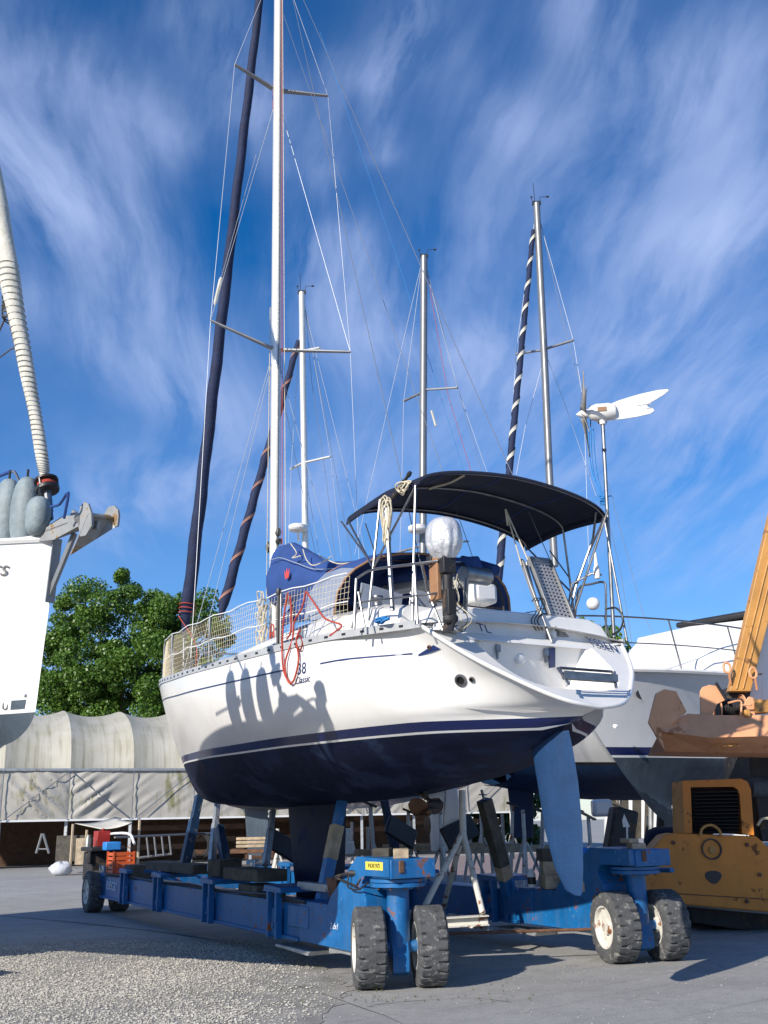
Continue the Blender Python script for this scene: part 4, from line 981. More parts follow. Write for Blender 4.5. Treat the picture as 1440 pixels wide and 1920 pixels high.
# small deck hatch, jerrycans between coaming and rail
# ------------------------------------------------ wind generator
wb = A(1151, 1195, -1.32); wt = A(1130, 793, -1.32)
wg = MB().tube([wb, wt], .021, 10).build('wind_turbine_pole', MT['steel'], sb)
MB().tube([wb.lerp(wt, .86), wb.lerp(wt, .872)], .026, 10).build('pole_joint', MT['black'], wg)
ax = Vector((-.985, .17, 0)).normalized(); sdv = Vector((-ax.y, ax.x, 0)); hub = wt + Vector((0, 0, .13)); 
Mx = Matrix(((sdv.x, 0, ax.x, hub.x), (sdv.y, 0, ax.y, hub.y), (0, 1, 0, hub.z), (0, 0, 0, 1)))
b = MB(); b.lathe([(.02, -.17), (.085, -.15), (.105, -.08), (.105, .06), (.085, .12), (.05, .15)], 20, Mx, True); b.tube([wt + Vector((0, 0, -.02)), wt + Vector((0, 0, .12))], [.035, .05], 12); nac = b.build('turbine_body', MT['gel'], wg, smooth=40)
MB().lathe([(.052, .155), (.055, .18), (.04, .24), (.005, .29)], 16, Mx, True).build('turbine_nose', MT['gel'], wg, smooth=50)
b = MB()
for k in range(3): 
    a = k * 2.1; b.box(hub + sdv * .105 * math.cos(a) + Vector((0, 0, .105 * math.sin(a))) - ax * .0, (.10, .012, .05), Matrix((tuple(ax), tuple(sdv), (0, 0, 1))).transposed())
b.build('cooling_slot', MT['brown'], nac)
for k in range(6):
    a = math.radians(14 + 60 * k); d = sdv * math.cos(a) + Vector((0, 0, math.sin(a))); tn = ax.cross(d).normalized(); P = []
    for i in range(9):
        t = i / 8; r = lerp(.05, .50, t); ch_ = lerp(.105, .022, t**.8); tw = math.radians(lerp(38, 12, t)); cdir = tn * math.cos(tw) + ax * math.sin(tw)
        P.append([hub + ax * (.20 - .03 * t) + d * r - cdir * ch_ * .35, hub + ax * (.205 - .03 * t) + d * r, hub + ax * (.20 - .03 * t) + d * r + cdir * ch_ * .65])
    MB().grid(P).build('turbine_blade', MT['blade'], wg, smooth=60, thick=.006)
TS = .84
tp = [(0, .10), (.12, .14), (.40, .20), (.66, .235), (.78, .235), (.80, .215), (.72, .16), (.60, .10), (.50, .055), (.49, .03), (.52, .01), (.57, -.01), (.58, -.04), (.52, -.075), (.35, -.10), (.15, -.115), (.0, -.115)]
Mt = Matrix(((-ax.x, 0, sdv.x, hub.x - ax.x * .10), (-ax.y, 0, sdv.y, hub.y - ax.y * .10), (0, 1, 0, hub.z), (0, 0, 0, 1)))
tp = [(u * TS, v * .92) for u, v in tp]
MB().prism(tp, .016, Mt).build('tail_fin', MT['gel'], wg, smooth=0, bev=.006)
tfm = MB()
for (u0, v0, u1, v1) in ((.30, .045, .46, .05), (.40, .0, .46, .0), (.46, .0, .46, .03)):
    a_ = Mt @ Vector((u0, v0, -.0115)); b_ = Mt @ Vector((u1, v1, -.0115)); a2_ = Mt @ Vector((u0, v0, .0115)); b2_ = Mt @ Vector((u1, v1, .0115)); tfm.bar(a_, b_, .004, .006); tfm.bar(a2_, b2_, .004, .006)
tfm.build('fin_marking', MT['standg'], wg)
for v in (-.45, .05, .5): MB().tube([bim(k / 12, v) + Vector((0, 0, -.008)) for k in range(13)], .005, 5).build('canopy_seam', MT['canvas'], can)
# ================================================================== LOOSE THINGS ON THE SAILBOAT
R3 = BF.mat().to_3x3()
om = thing('outboard_motor', 'outboard motor under a silver cover hung on the stern rail', 'outboard motor', tuple(A(835, 1100, 1.25)))
c0 = A(832, 1010, 1.2); b = MB(); rings = []
for i in range(15):
    t = i / 14; a = math.pi * t; r = .165 * math.sin(a)**.55 * (1 if t < .6 else lerp(1, .62, (t - .6) / .4)); z = .20 * math.cos(a) * (1.0 if t < .5 else 1.15)
    rings.append([c0 + BF.d * r * math.cos(q) * 1.12 * (1 + (.02 * math.sin(3 * q + 6 * t) + .03 * math.sin(8 * q - 4 * t + 1) + .035 * math.sin(13 * q + 5 * t)) * (.2 + t * 1.5)) + BF.p * r * math.sin(q) * (1 + (.02 * math.sin(3 * q + 6 * t) + .03 * math.sin(8 * q - 4 * t + 1) + .035 * math.sin(13 * q + 5 * t)) * (.2 + t * 1.5)) + Vector((0, 0, z)) for q in [2 * math.pi * k / 56 for k in range(56)]])
b.loft(rings); b.build('engine_cover', MT['silver'], om, smooth=70)
b = MB(); b.box(A(835, 1062, 1.2), (.16, .14, .16), R3); b.tube([A(838, 1065, 1.2), A(841, 1165, 1.2)], .048, 10); b.box(A(842, 1130, 1.2), (.11, .09, .25), R3); b.box(A(818, 1052, 1.22), (.08, .18, .09), R3); b.ball(A(845, 1160, 1.2), .06, 10, (1.3, .8, 1)); b.tube(curve([A(820, 1060, 1.2), A(808, 1010, 1.2), A(806, 985, 1.2)], 3), .025, 8); b.build('motor_leg', MT['blackm'], om, bev=.01)
b = MB(); b.box(A(842, 1172, 1.2), (.17, .02, .14), R3 @ Matrix.Rotation(.3, 3, 'X')); b.build('anti_ventilation_plate', MT['blackm'], om)
tag(MB().box(A(816, 1085, 1.27), (.14, .045, .42), R3).build('outboard_bracket', MT['brown'], None, bev=.008), 'brown board clamped to the stern rail behind the motor', 'bracket')
b = MB(); p = A(832, 1185, 1.05); b.lathe([(.16, 0), (.155, .025), (.11, .04), (.10, .07), (.02, .075)], 20, Matrix.Translation(p), True)
tag(b.build('liferaft_pad', MT['gel2']), 'round pale pad on the port quarter below the motor', 'pad')
# gangway (perforated boarding plank)
gw = thing('gangway', 'grey perforated boarding gangway folded upright on the stern', 'gangway', tuple(A(1060, 1195, -.6)))
b0, b1, t0, t1 = A(1043, 1190, -.42), A(1090, 1203, -.85), A(992, 1048, -.42), A(1030, 1052, -.85)
nrm = (b1 - b0).cross(t0 - b0).normalized()
if nrm.dot(-BF.d) < 0: nrm = -nrm
NX, NY = 6, 22; frm = MB(); frm.bar(b0, t0, .03, .06, nrm); frm.bar(b1, t1, .03, .06, nrm); frm.bar(t0, t1, .06, .03, nrm); frm.bar(b0, b1, .05, .09, nrm); frm.build('side_frame', MT['alu'], gw, bev=.005)
pl = MB(); 
for i in range(NX + 1): pl.bar(b0.lerp(b1, i / NX), t0.lerp(t1, i / NX), .022, .006, nrm)
for j in range(NY + 1): pl.bar(b0.lerp(t0, j / NY), b1.lerp(t1, j / NY), .026, .007, nrm)
stuff(pl.build('perforated_tread', pm('grey_tread', (.42, .42, .43), .6, var=.1), gw))
bk2 = MB(); bk2.slab([p - nrm * .035 for p in (b0, b1, t1, t0)], nrm * .006); bk2.build('tread_shade_sheet', pm('tread_shadow_backing', (.10, .10, .11), .7), gw)  # added dark sheet, stands in for the shade behind the perforations
b = MB(); c0, c1 = A(1030, 1200, -.30), A(978, 1050, -.30); c2, c3 = A(1020, 1195, -.2), A(1000, 1110, -.22)
b.bar(c0, c1, .05, .03, nrm); b.tube([A(1035, 1205, -.25), A(992, 1090, -.22), A(980, 1052, -.26)], .014, 8); b.tube([A(1024, 1200, -.3), A(987, 1055, -.34)], .012, 8); b.build('gangway_rail', MT['alu'], gw)
b = MB()
for q in (b0 - BF.p * -.05, b1 - BF.p * .04): b.ball(q, .055, 12, (.8, .8, 1))
b.build('gangway_wheel', MT['gel2'], gw)
b = MB(); b.box(b0.lerp(b1, .5) - Vector((0, 0, .045)), (.05, .5, .06), R3); b.build('gangway_hinge', MT['black'], gw)
b = MB(); s_ = A(948, 955, -.2)
for e_ in (A(990, 1050, -.3), A(978, 1060, -.25)): b.tube([s_, e_], .008, 5)
b.tube([s_, A(952, 985, -.2)], .012, 5); tag(b.build('hoisting_line', MT['rope']), 'pale hoisting line from the bimini down to the gangway', 'rope')
# rope coils
def coil(px, py, y, w, h, n, r, mat, name, label, jit=.02, cat='rope', extra=None):
    b = MB(); c0 = BF.at(px, py, y)
    for k in range(n):
        ww, hh = w * random.uniform(.7, 1.1), h * random.uniform(.75, 1.1); o_ = BF.d * random.uniform(-jit, jit) + BF.p * random.uniform(-jit, jit) + Vector((0, 0, random.uniform(-jit, jit)))
        b.tube([c0 + o_ + BF.d * ww * math.cos(a) + BF.p * .02 * math.sin(2 * a) + Vector((0, 0, hh * math.sin(a))) for a in [2 * math.pi * i / 20 for i in range(21)]], r, 5)
    if extra: b.tube(curve(extra, 6), r, 5)
    return tag(b.build(name, MT[mat]), label, cat)
coil(725, 975, 1.36, .04, .22, 9, .008, 'rope', 'rope_coil', 'tangled cream rope coil hanging on the pole under the bimini front', .04)
coil(757, 912, 1.3, .09, .05, 5, .008, 'rope', 'rope_coil', 'cream rope loops lying over the port corner of the bimini', .03)
coil(715, 1163, 1.45, .10, .012, 7, .008, 'ropeblue', 'rope_coil', 'small blue rope heap on the side deck by the rail', .02)
b = MB(); c0 = A(770, 885, 1.25); c1 = A(735, 935, 1.3); b.tube(curve([c1, c0.lerp(c1, .4), c0], 4), [.02 + .006 * math.sin(i * 2) for i in range(9)], 6); tag(b.build('stern_light_staff', MT['blackm']), 'short dark rope-wrapped staff sticking up beside the bimini', 'staff')
b = MB(); k0 = A(1131, 938, -1.32)
for k in range(9):
    a0 = random.uniform(0, 6); b.tube([k0 + Vector((.035 * math.cos(a0 + i * .8), .035 * math.sin(a0 + i * .8), .012 * k - .05 + .01 * math.sin(i))) for i in range(9)], .008, 5)
for (px, py) in ((1103, 800), (1112, 805), (1106, 760)): b.tube(curve([A(px, py, -1.3), A(px + 6, 880, -1.3), k0], 5), .007, 5)
b.tube(curve([k0, k0 + Vector((.08, 0, .05)), k0 + Vector((.12, 0, .02))], 4), .007, 5)
tag(b.build('rope_lashing', MT['ropeblue']), 'bright blue rope tied round the wind turbine pole by the bimini', 'rope')
def hull_rope(pix, x_off=.03):
    pts = []
    for px, py in pix:
        best = min(((BF.at(px, py, i * .01), i * .01) for i in range(100, 200)), key=lambda t: abs((hull_y(BF.loc(t[0])[0], t[0].z) if t[0].z < fSZ(BF.loc(t[0])[0]) else fS(BF.loc(t[0])[0]) - .02) + x_off - t[1]))
        pts.append(best[0])
    return pts
b = MB(); b.tube(curve(hull_rope([(574, 1108), (566, 1140), (552, 1165), (548, 1200), (535, 1240), (537, 1270), (545, 1281), (553, 1270), (560, 1235), (556, 1200), (563, 1180)]), 6), .011, 6)
b.tube(curve(hull_rope([(540, 1112), (533, 1150), (530, 1190), (529, 1230), (533, 1262), (545, 1283)]), 6), .011, 6); b.tube(curve(hull_rope([(544, 1118), (546, 1150), (545, 1185), (538, 1198)]), 5), .011, 6)
b.tube(curve(hull_rope([(575, 1110), (592, 1135), (610, 1160), (640, 1172), (628, 1185), (618, 1192)]), 5), .010, 6)
for k in range(4): b.tube(curve(hull_rope([(556, 1200), (562, 1192), (567, 1205), (563, 1218), (555, 1212), (557, 1200)]), 4), .010, 5)
tag(b.build('hanging_rope', MT['ropered']), 'long red rope looped over the port rail hanging down the hull', 'rope')
# ================================================================== BOAT MOVER (blue hydraulic trailer)
TF = Frame(.06, 11.13, 28.7); TR = TF.mat().to_3x3()
tr = thing('boat_mover', 'blue steel boat mover with four wheel pairs and tilted support arms under the sailboat', 'boat trailer', tuple(TF.w(5, -1.5, 0)))
def tb_(x0, x1, y0, y1, z0, z1, name='beam', mat='blue', parent=None, bev=.008):
    return MB().box(TF.w((x0 + x1) / 2, (y0 + y1) / 2, (z0 + z1) / 2), (abs(x1 - x0), abs(y1 - y0), z1 - z0), TR).build(name, MT[mat], parent or tr, bev=bev)
def tprism(poly, y0, y1, name, mat='blue', parent=None, bev=.008):
    return MB().slab([TF.w(x, y0, z) for x, z in poly], TF.p * (y1 - y0)).build(name, MT[mat], parent or tr, smooth=0, bev=bev)
def wheel(parent, c, yaw, R_=.385, Wd=.30):
    Mx = Matrix.Translation(c) @ Matrix.Rotation(yaw, 4, 'Z') @ Matrix.Rotation(math.pi / 2, 4, 'Y')
    b = MB(); n = 132; prof = [(.60, -.50), (.66, -.515), (.84, -.52), (.93, -.50), (.97, -.47), (1.0, -.42), (1.0, -.25), (1.0, -.12), (1.0, -.02), (1.0, .02), (1.0, .12), (1.0, .25), (1.0, .42), (.97, .47), (.93, .50), (.84, .52), (.66, .515), (.60, .50)]
    rings = []
    for (r, h) in prof:
        row = []
        for k in range(n):
            rr = r * R_; 
            if r >= .93:
                ph = (k * 22 / n + (.5 if h > 0 else 0) + .10 * math.sin(abs(h) * 14)) % 1; dd = .0
                if abs(h) > .18 and ph < .24: dd = .030
                if abs(h) <= .18 and abs(ph - .12) < .08 and abs(h) > .05: dd = .006
                rr -= dd + .003 * math.sin(k * 1.7 + h * 9)
            row.append(Mx @ Vector((rr * math.cos(2 * math.pi * k / n), rr * math.sin(2 * math.pi * k / n), h * Wd)))
        rings.append(row)
    b.loft(rings, False); wh = b.build('wheel', MT['rubber'], parent, smooth=28)
    MB().lathe([(R_ * .61, -.5 * Wd), (R_ * .56, -.50 * Wd), (R_ * .53, -.36 * Wd), (R_ * .22, -.30 * Wd), (R_ * .20, -.42 * Wd), (.001, -.43 * Wd)], 26, Mx).build('rim', MT['standw'], wh, smooth=35)
    MB().lathe([(R_ * .61, .5 * Wd), (R_ * .56, .50 * Wd), (R_ * .53, .36 * Wd), (R_ * .22, .30 * Wd), (.001, .30 * Wd)], 26, Mx).build('rim', MT['standw'], wh, smooth=35)
    return wh
def leg_unit(yc, yaw, x0=0.0):
    c = TF.w(x0, yc, 0); ax_ = Vector((math.cos(yaw), math.sin(yaw), 0)); fw = Vector((-ax_.y, ax_.x, 0))
    b = MB(); b.lathe([(.115, .30), (.115, .97)], 24, Matrix.Translation(c)); b.lathe([(.16, .93), (.16, .95)], 24, Matrix.Translation(c), True); b.build('steering_column', MT['blue'], tr, smooth=40)
    b = MB(); b.lathe([(.27, .955), (.29, .96), (.29, .995), (.27, 1.0), (.285, 1.005), (.285, 1.035), (.25, 1.04)], 32, Matrix.Translation(c), True); fl_ = b.build('slewing_flange', MT['blue'], tr, smooth=35)
    for k in range(10):
        a = k * .63; MB().lathe([(.014, 0), (.014, .02), (.0, .021)], 6, Matrix.Translation(c + Vector((.245 * math.cos(a), .245 * math.sin(a), .937)))).build('bolt', MT['rust'], fl_)
    b = MB(); P = [(-.2, .46), (-.17, .52), (.05, .50), (.16, .30), (.16, .16), (.05, .12), (-.2, .12), (-.26, .25)]
    Mx = Matrix(((-fw.x, 0, ax_.x, c.x), (-fw.y, 0, ax_.y, c.y), (0, 1, 0, 0), (0, 0, 0, 1)))
    b.prism(P, .17, Mx); b.tube([c - ax_ * .42 + Vector((0, 0, .385)), c + ax_ * .42 + Vector((0, 0, .385))], .06, 12); b.build('axle_housing', MT['blue'], tr, smooth=30, bev=.008)
    for s_ in (-1, 1): wheel(tr, c + ax_ * .31 * s_ + Vector((0, 0, .385)), yaw)
def side(y0, sgn, first):     # y0: wheel line; sgn +1: beam body
    yo, yi = y0 + .27, y0 - .20
    tprism([(.16, .30), (.20, .84), (.30, .98), (.22, 1.06), (-.30, 1.06), (-.30, 1.235), (.40, 1.25), (1.05, .82), (1.12, .735), (1.9, .735), (1.9, .30)], yo, yi, 'gooseneck')
    tb_(1.9, 11.6, yo - .02, yi + .02, .30, .70)
    tb_(1.9, 11.6, yo + .02, yo - .02, .29, .33, 'bottom_flange')
    tprism([(.42, .30), (1.2, .30), (1.2, .22), (.9, .25), (.55, .25)], yo - .05, yi, 'skid_plate', 'standg')
    tprism([(1.55, .17), (2.5, .19), (2.5, .22), (1.5, .22)], yo + .05, yi, 'skid_plate', 'standg')
    for xc in (2.55, 5.0, 7.5, 9.6):
        for dx in (-.16, .10):
            tprism([(xc + dx, .28), (xc + dx + .05, .28), (xc + dx + .05, .80), (xc + dx, .84)], yo + .09, yo, 'bracket_rib')
        tprism([(xc - .30, .80), (xc - .30, .86), (xc + .22, .88), (xc + .26, .80)], yo + .09, yi - .02, 'cross_shelf')
        tb_(xc - .10, xc + .10, yo + .04, yo, .30, .62, 'bracket_plate')
        MB().tube([TF.w(xc, yo + .02, .42), TF.w(xc, yo + .07, .42)], .03, 8).build('bolt', MT['blue'], tr)
    tb_(1.62, 2.2, yo + .012, yo - .02, .44, .68, 'repair_plate', 'blue')
side(0, 1, True); side(-3.14, -1, False)
for k in range(3):
    MB().tube(curve([TF.w(x, .262 + .012 * k, .72 + .02 * math.sin(x * 2.1 + k) + .012 * k) for x in (1.7, 2.6, 3.6, 4.8, 6.0, 7.6, 9.4, 11.2)], 5), .012, 6).build('hydraulic_hose', MT['black'], tr)
leg_unit(.0, math.radians(7)); leg_unit(-3.20, math.radians(15))
for yc in (.05, -3.14):
    c = TF.w(11.9, yc, 0)
    for s_ in (-1, 1): wheel(tr, c + TF.p * .26 * s_ + Vector((0, 0, .385)), math.radians(28.7 + 0))
    MB().box(TF.w(11.9, yc, .62), (.5, .3, .5), TR).build('axle_housing', MT['blued'], tr, bev=.01)
tb_(11.2, 11.7, .25, -3.4, .34, .74, 'cross_beam', 'blue')
MB().tube([TF.at(790, 1752, -.9), TF.at(1120, 1742, -2.9)], .018, 8).build('tow_rod', MT['rust'], tr)
# heads: top plates, hydraulic ram and tow eye
for yc, nm in ((0, 1), (-3.20, 2)):
    tb_(-.32, .10, yc + .25, yc - .27, 1.045, 1.228, 'head_box', 'blue')
    tb_(-.335, -.315, yc + .16, yc + .10, 1.10, 1.22, 'weld_patch', 'rust')
b = MB(); r0, r1 = TF.at(720, 1640, .05), TF.at(655, 1637, .30)
b.tube([r0, r1], .03, 8); b.tube([r1, TF.at(625, 1645, .32)], .018, 6); b.bar(TF.at(625, 1643, .32), TF.at(668, 1662, .33), .012, .02); b.bar(TF.at(668, 1662, .33), TF.at(676, 1648, .33), .012, .02); b.tube(curve([r1, TF.at(652, 1662, .33), TF.at(672, 1668, .33), TF.at(690, 1655, .32)], 5), .009, 6)
b.build('steering_ram', MT['blackm'], tr)
T2 = lambda px, py, y: TF.at(px, py, y)
b = MB(); b.tube([TF.w(.1, -3.6, .98), TF.w(-.3, -3.5, .99)], .03, 8); b.build('steering_ram', MT['blue'], tr)
text('INDIETRO', .058, TF.w(-.0, .273, 1.165), -TF.d, (0, 0, 1), MT['black'], tr, 'lettering')
MB().slab([TF.w(.19, .2712, 1.125), TF.w(-.19, .2712, 1.125), TF.w(-.19, .2712, 1.205), TF.w(.19, .2712, 1.205)], TF.p * .0012).build('warning_plate', MT['yel'], tr, smooth=0)
text('elecar', .34, TF.w(10.7, .256, .56), -TF.d, (0, 0, 1), MT['chalk'], tr); text('70/42', .14, TF.w(9.95, .256, .40), -TF.d, (0, 0, 1), MT['chalk'], tr)
text('2 dx1', .09, TF.w(.95, .274, .52), -TF.d, (0, 0, 1), MT['chalk'], tr, shear=.2)
# support arms: (foot px, top px, y foot, y top, width, wood sleeve?)
def arm(f, t, yf, yt, w, sleeve=None, matn='blue', pad=None, screw=True):
    p0, p1 = T2(f[0], f[1], yf), T2(t[0], t[1], yt); b = MB(); b.bar(p0, p0.lerp(p1, .66), w, w, TF.d); a = b.build('support_arm', MT[matn], tr, bev=.008)
    MB().bar(p0.lerp(p1, .64), p1, w * .82, w * .82, TF.d).build('arm_extension', MT['blue' if matn == 'blue' else matn], a, bev=.006)
    if sleeve: MB().bar(p0.lerp(p1, sleeve[0]), p0.lerp(p1, sleeve[1]), w * 1.06, w * 1.06, TF.d).build('timber_sleeve', MT['wood'], a, bev=.006)
    if screw:
        d = (p1 - p0).normalized(); b = MB(); b.tube([p1, p1 + d * .14], .018, 8); b.tube([p1 + d * .07 - TF.d * .16 + TF.p * .05, p1 + d * .08 + TF.d * .16 - TF.p * .05], .009, 6); b.build('screw_jack', MT['steel'], a)
    return a, p1
a1, e1 = arm((603, 1690), (644, 1490), .02, -.35, .13, (.38, .70))
# pad plate pressed on the hull
pc = T2(655, 1465, -.42); n1 = Vector((TF.p.x * .35, TF.p.y * .35, -.93)).normalized()
def pad(c, n, L_, W_, parent, th=.05, ax=None):
    ax = (ax or TF.d) - n * (ax or TF.d).dot(n); ax.normalize(); s_ = n.cross(ax); b = MB()
    R_ = Matrix((tuple(ax), tuple(s_), tuple(n))).transposed(); b.box(c, (L_, W_, th), R_); b.build('hull_pad', MT['woodd'], parent, bev=.006)
    b = MB(); b.box(c + n * (th * .5 + .012), (L_ * .7, W_ * .5, .022), R_); b.build('pad_plate', MT['blued'], parent)
pad(pc, n1, .62, .34, a1)
tb_(1.5, 2.35, .10, -.02, .83, .92, 'slotted_bar', 'standg'); MB().slab([T2(614, 1645, .1), T2(634, 1648, .1), T2(630, 1682, .1), T2(620, 1682, .1)], TF.p * .02).build('rusty_gusset', MT['rust'], a1, smooth=0)
for (f, t, yf, yt, w, m_) in (((345, 1628), (374, 1492), .0, -.35, .15, 'blued'), ((396, 1632), (408, 1502), .0, -.55, .10, 'standg'), ((498, 1622), (512, 1520), -.3, -.7, .09, 'standg'), ((425, 1630), (412, 1550), -.2, -.3, .13, 'blued'),
                         ((742, 1600), (720, 1500), -2.6, -2.3, .12, 'blued'), ((905, 1715), (865, 1490), -2.9, -2.4, .10, 'blued')):
    if f[0] == 905: continue
    arm(f, t, yf, yt, w, None, m_, screw=False)
a2, e2 = arm((965, 1712), (908, 1500), -3.0, -2.45, .15, (.30, .42), 'blue')
MB().bar(T2(965, 1712, -3.0).lerp(T2(908, 1500, -2.45), .42), T2(908, 1500, -2.45), .16, .16, TF.d).build('tarred_sleeve', MT['woodd'], a2, bev=.006)
MB().tube([T2(908, 1472, -2.45), T2(932, 1474, -2.45)], .006, 5).build('jack_handle', MT['black'], a2)
for (px, py, y, r) in ((530, 1585, -.8, .5), (752, 1560, -2.3, .5), (862, 1560, -2.4, -.35)):     # slack pads hanging tilted
    MB().box(T2(px, py, y), (.07, .52, .30), TR @ Matrix.Rotation(r, 3, 'X') @ Matrix.Rotation(.3, 3, 'Y')).build('slack_pad', MT['black'], tr, bev=.015)
# mounting clevises of the right beam
for x in (2.15, 2.75):
    tprism([(x - .14, .30), (x + .10, .30), (x + .10, .78), (x + .02, .86), (x - .08, .86), (x - .14, .78)], -2.86, -2.90, 'clevis')
    MB().tube([TF.w(x, -2.85, .36), TF.w(x, -2.82, .36)], .035, 10).build('bolt', MT['blue'], tr)
# drive engine and clutter at the far end
en = MB(); en.box(TF.w(12.4, .05, .85), (.8, .6, .55), TR); en.box(TF.w(12.2, .1, 1.18), (.9, .7, .08), TR); en.tube([TF.w(12.0, .4, .9), TF.w(12.0, .4, 1.4)], .05, 8); en.build('engine', MT['blackm'], tr, bev=.02)
b = MB(); b.tube(curve([TF.at(185, 1578, 0), TF.at(193, 1566, 0), TF.at(240, 1563, 0), TF.at(252, 1582, 0)], 4), .025, 8); b.build('guard_rail', MT['white'], tr)
ct = thing('orange_crate', 'orange plastic crate standing on the far end of the blue boat mover', 'crate', tuple(TF.w(10.9, .05, .70)))
c0 = TF.w(10.9, .06, 0)
for z in (.78, .86, .94, 1.02, 1.10):
    b = MB()
    for (dx, dy, lx, ly) in ((.22, 0, .02, .38), (-.22, 0, .02, .38), (0, .19, .46, .02), (0, -.19, .46, .02)): b.box(c0 + TF.d * dx + TF.p * dy + Vector((0, 0, z)), (lx, ly, .055), TR)
    b.build('slat', MT['orangep'], ct)
b = MB(); [b.box(c0 + TF.d * sx * .225 + TF.p * sy * .195 + Vector((0, 0, .93)), (.035, .035, .44), TR) for sx in (-1, 1) for sy in (-1, 1)]; b.box(c0 + Vector((0, 0, .72)), (.44, .38, .02), TR); b.build('corner_post', MT['orangep'], ct)
j = MB().box(TF.w(12.15, .15, 1.38), (.34, .26, .30), TR); j.tube([TF.w(12.05, .15, 1.53), TF.w(12.05, .15, 1.58)], .03, 8)
tag(j.build('fuel_can', MT['redp'], None, bev=.03), 'dark red fuel can on the engine of the boat mover', 'fuel can')
tag(MB().box(TF.w(11.5, .1, 1.24), (.30, .3, .16), TR).build('battery_box', MT['bluep'], None, bev=.02), 'small blue box on the engine of the boat mover', 'box')
tag(MB().lathe([(.045, 0), (.045, .16), (.02, .20), (.02, .24)], 12, Matrix.Translation(TF.w(12.7, .3, 1.22)), True).build('spray_can', MT['standg']), 'small grey spray can at the end of the engine deck', 'can')
# timber blocks
def block(px, py, y, L_, w, h, label, mat='wood', yaw=0.0, roll=0.0, P=None):
    p = P if P is not None else T2(px, py, y)
    return tag(MB().box(p, (w, L_, h), TR @ Matrix.Rotation(yaw, 3, 'Z') @ Matrix.Rotation(roll, 3, 'X')).build('timber_block', MT[mat], None, bev=.008), label, 'timber block', 'timber blocks on the boat mover')
zt = .70
block(0, 0, 0, .42, .5, .24, 'dark square timber block beside the orange crate', 'woodd', .05, P=TF.w(9.55, .05, .82))
block(0, 0, 0, .38, 2.6, .14, 'long dark timber beam lying along the far half of the blue beam', 'woodd', 0, P=TF.w(7.3, .03, .955))
block(0, 0, 0, .40, .30, .24, 'grey timber block upper left of the pile in front of the keel', 'woodd', .3, P=TF.w(5.2, -.0, 1.0))
block(0, 0, 0, .42, 1.3, .15, 'long grey timber lying on top of the pile in front of the keel', 'woodd', .0, P=TF.w(3.9, .05, .955))
block(0, 0, 0, .40, .8, .13, 'grey timber at the bottom of the pile in front of the keel', 'woodd', -.06, P=TF.w(3.62, .05, .772))
block(0, 0, 0, .44, .16, .09, 'longer brown timber block on the near wheel head', 'wood', math.radians(61), P=TF.w(-.05, -.02, 1.28))
block(0, 0, 0, .25, .18, .085, 'short dark timber block at the left on the near wheel head', 'woodd', math.radians(50), P=TF.w(.27, .02, 1.285))
block(0, 0, 0, .40, .20, .17, 'lowest squared timber of the stack by the blue rudder', 'wood', math.radians(64), P=TF.w(1.42, -3.02, .825))
block(0, 0, 0, .42, .20, .16, 'middle squared timber of the stack by the blue rudder', 'wood', math.radians(58), P=TF.w(1.42, -3.03, .99))
block(0, 0, 0, .38, .21, .15, 'topmost squared timber of the stack by the blue rudder', 'woodd', math.radians(66), P=TF.w(1.44, -3.02, 1.146))
block(0, 0, 0, .34, .16, .07, 'pale timber block on the right wheel head', 'woodp', math.radians(60), P=TF.w(-.10, -3.16, 1.263))
block(0, 0, 0, .30, .12, .05, 'thin pale board lying on the timber block of the right wheel head', 'woodp', math.radians(70), P=TF.w(-.06, -3.10, 1.325))
block(0, 0, 0, .30, .3, .12, 'pale timber chock wedged between blue rudder and the beam', 'woodp', .4, P=TF.w(.62, -3.0, .80))
b = MB(); b.lathe([(.0, 0), (.052, .003), (.055, .02), (.055, .17), (.03, .20), (.028, .23), (.0, .232)], 18, Matrix.Translation(TF.w(1.70, -2.94, .74)))
bo = b.build('white_bottle', MT['bottle'], smooth=40); tag(bo, 'white plastic bottle standing beside the timber stack by the rudder', 'bottle')
b = MB(); b.lathe([(.0562, .04), (.0562, .13)], 18, Matrix.Translation(TF.w(1.70, -2.94, .74))); b.build('label_band', MT['black'], bo)
sc_ = MB(); p = TF.w(-.14, -3.0, 1.35); sc_.bar(p, p + Vector((.01, 0, .13)), .016, .02); sc_.add([p + Vector((-.035, 0, .13)), p + Vector((.045, 0, .13)), p + Vector((-.01, 0, .28)), p + Vector((-.04, 0, .20))], [(0, 1, 2, 3)])
tag(sc_.build('paint_scraper', MT['standg']), 'small scraper standing upright on the timber of the right wheel head', 'scraper')
# white A-frame stand
st = thing('boat_stand', 'white chipped A-frame boat stand between the two blue wheel heads', 'boat stand', tuple(T2(862, 1740, -1.6)))
ap = T2(868, 1560, -2.0); hi_ = T2(866, 1482, -2.05)
for q in (T2(905, 1712, -1.9), T2(790, 1712, -1.2), T2(832, 1700, -2.4)): MB().tube([ap, q], .038, 10).build('leg', MT['standw'], st)
MB().tube([T2(869, 1585, -2.0), hi_], .045, 10).build('mast_tube', MT['standw'], st)
q0, q1 = T2(915, 1733, -1.95), T2(800, 1740, -1.25); b = MB(); b.bar(q0, q1, .16, .012); b.bar(q0 + Vector((0, 0, .10)), q1 + Vector((0, 0, .10)), .16, .012); b.bar(q0 + Vector((0, 0, .05)), q1 + Vector((0, 0, .05)), .012, .10); q2, q3 = T2(835, 1712, -2.4), T2(800, 1715, -2.3)
b.bar(q0, q0 + TF.d * .9, .012, .14); b.bar(q1, q1 + TF.d * .9, .012, .14); b.build('base_frame', MT['standw'], st)
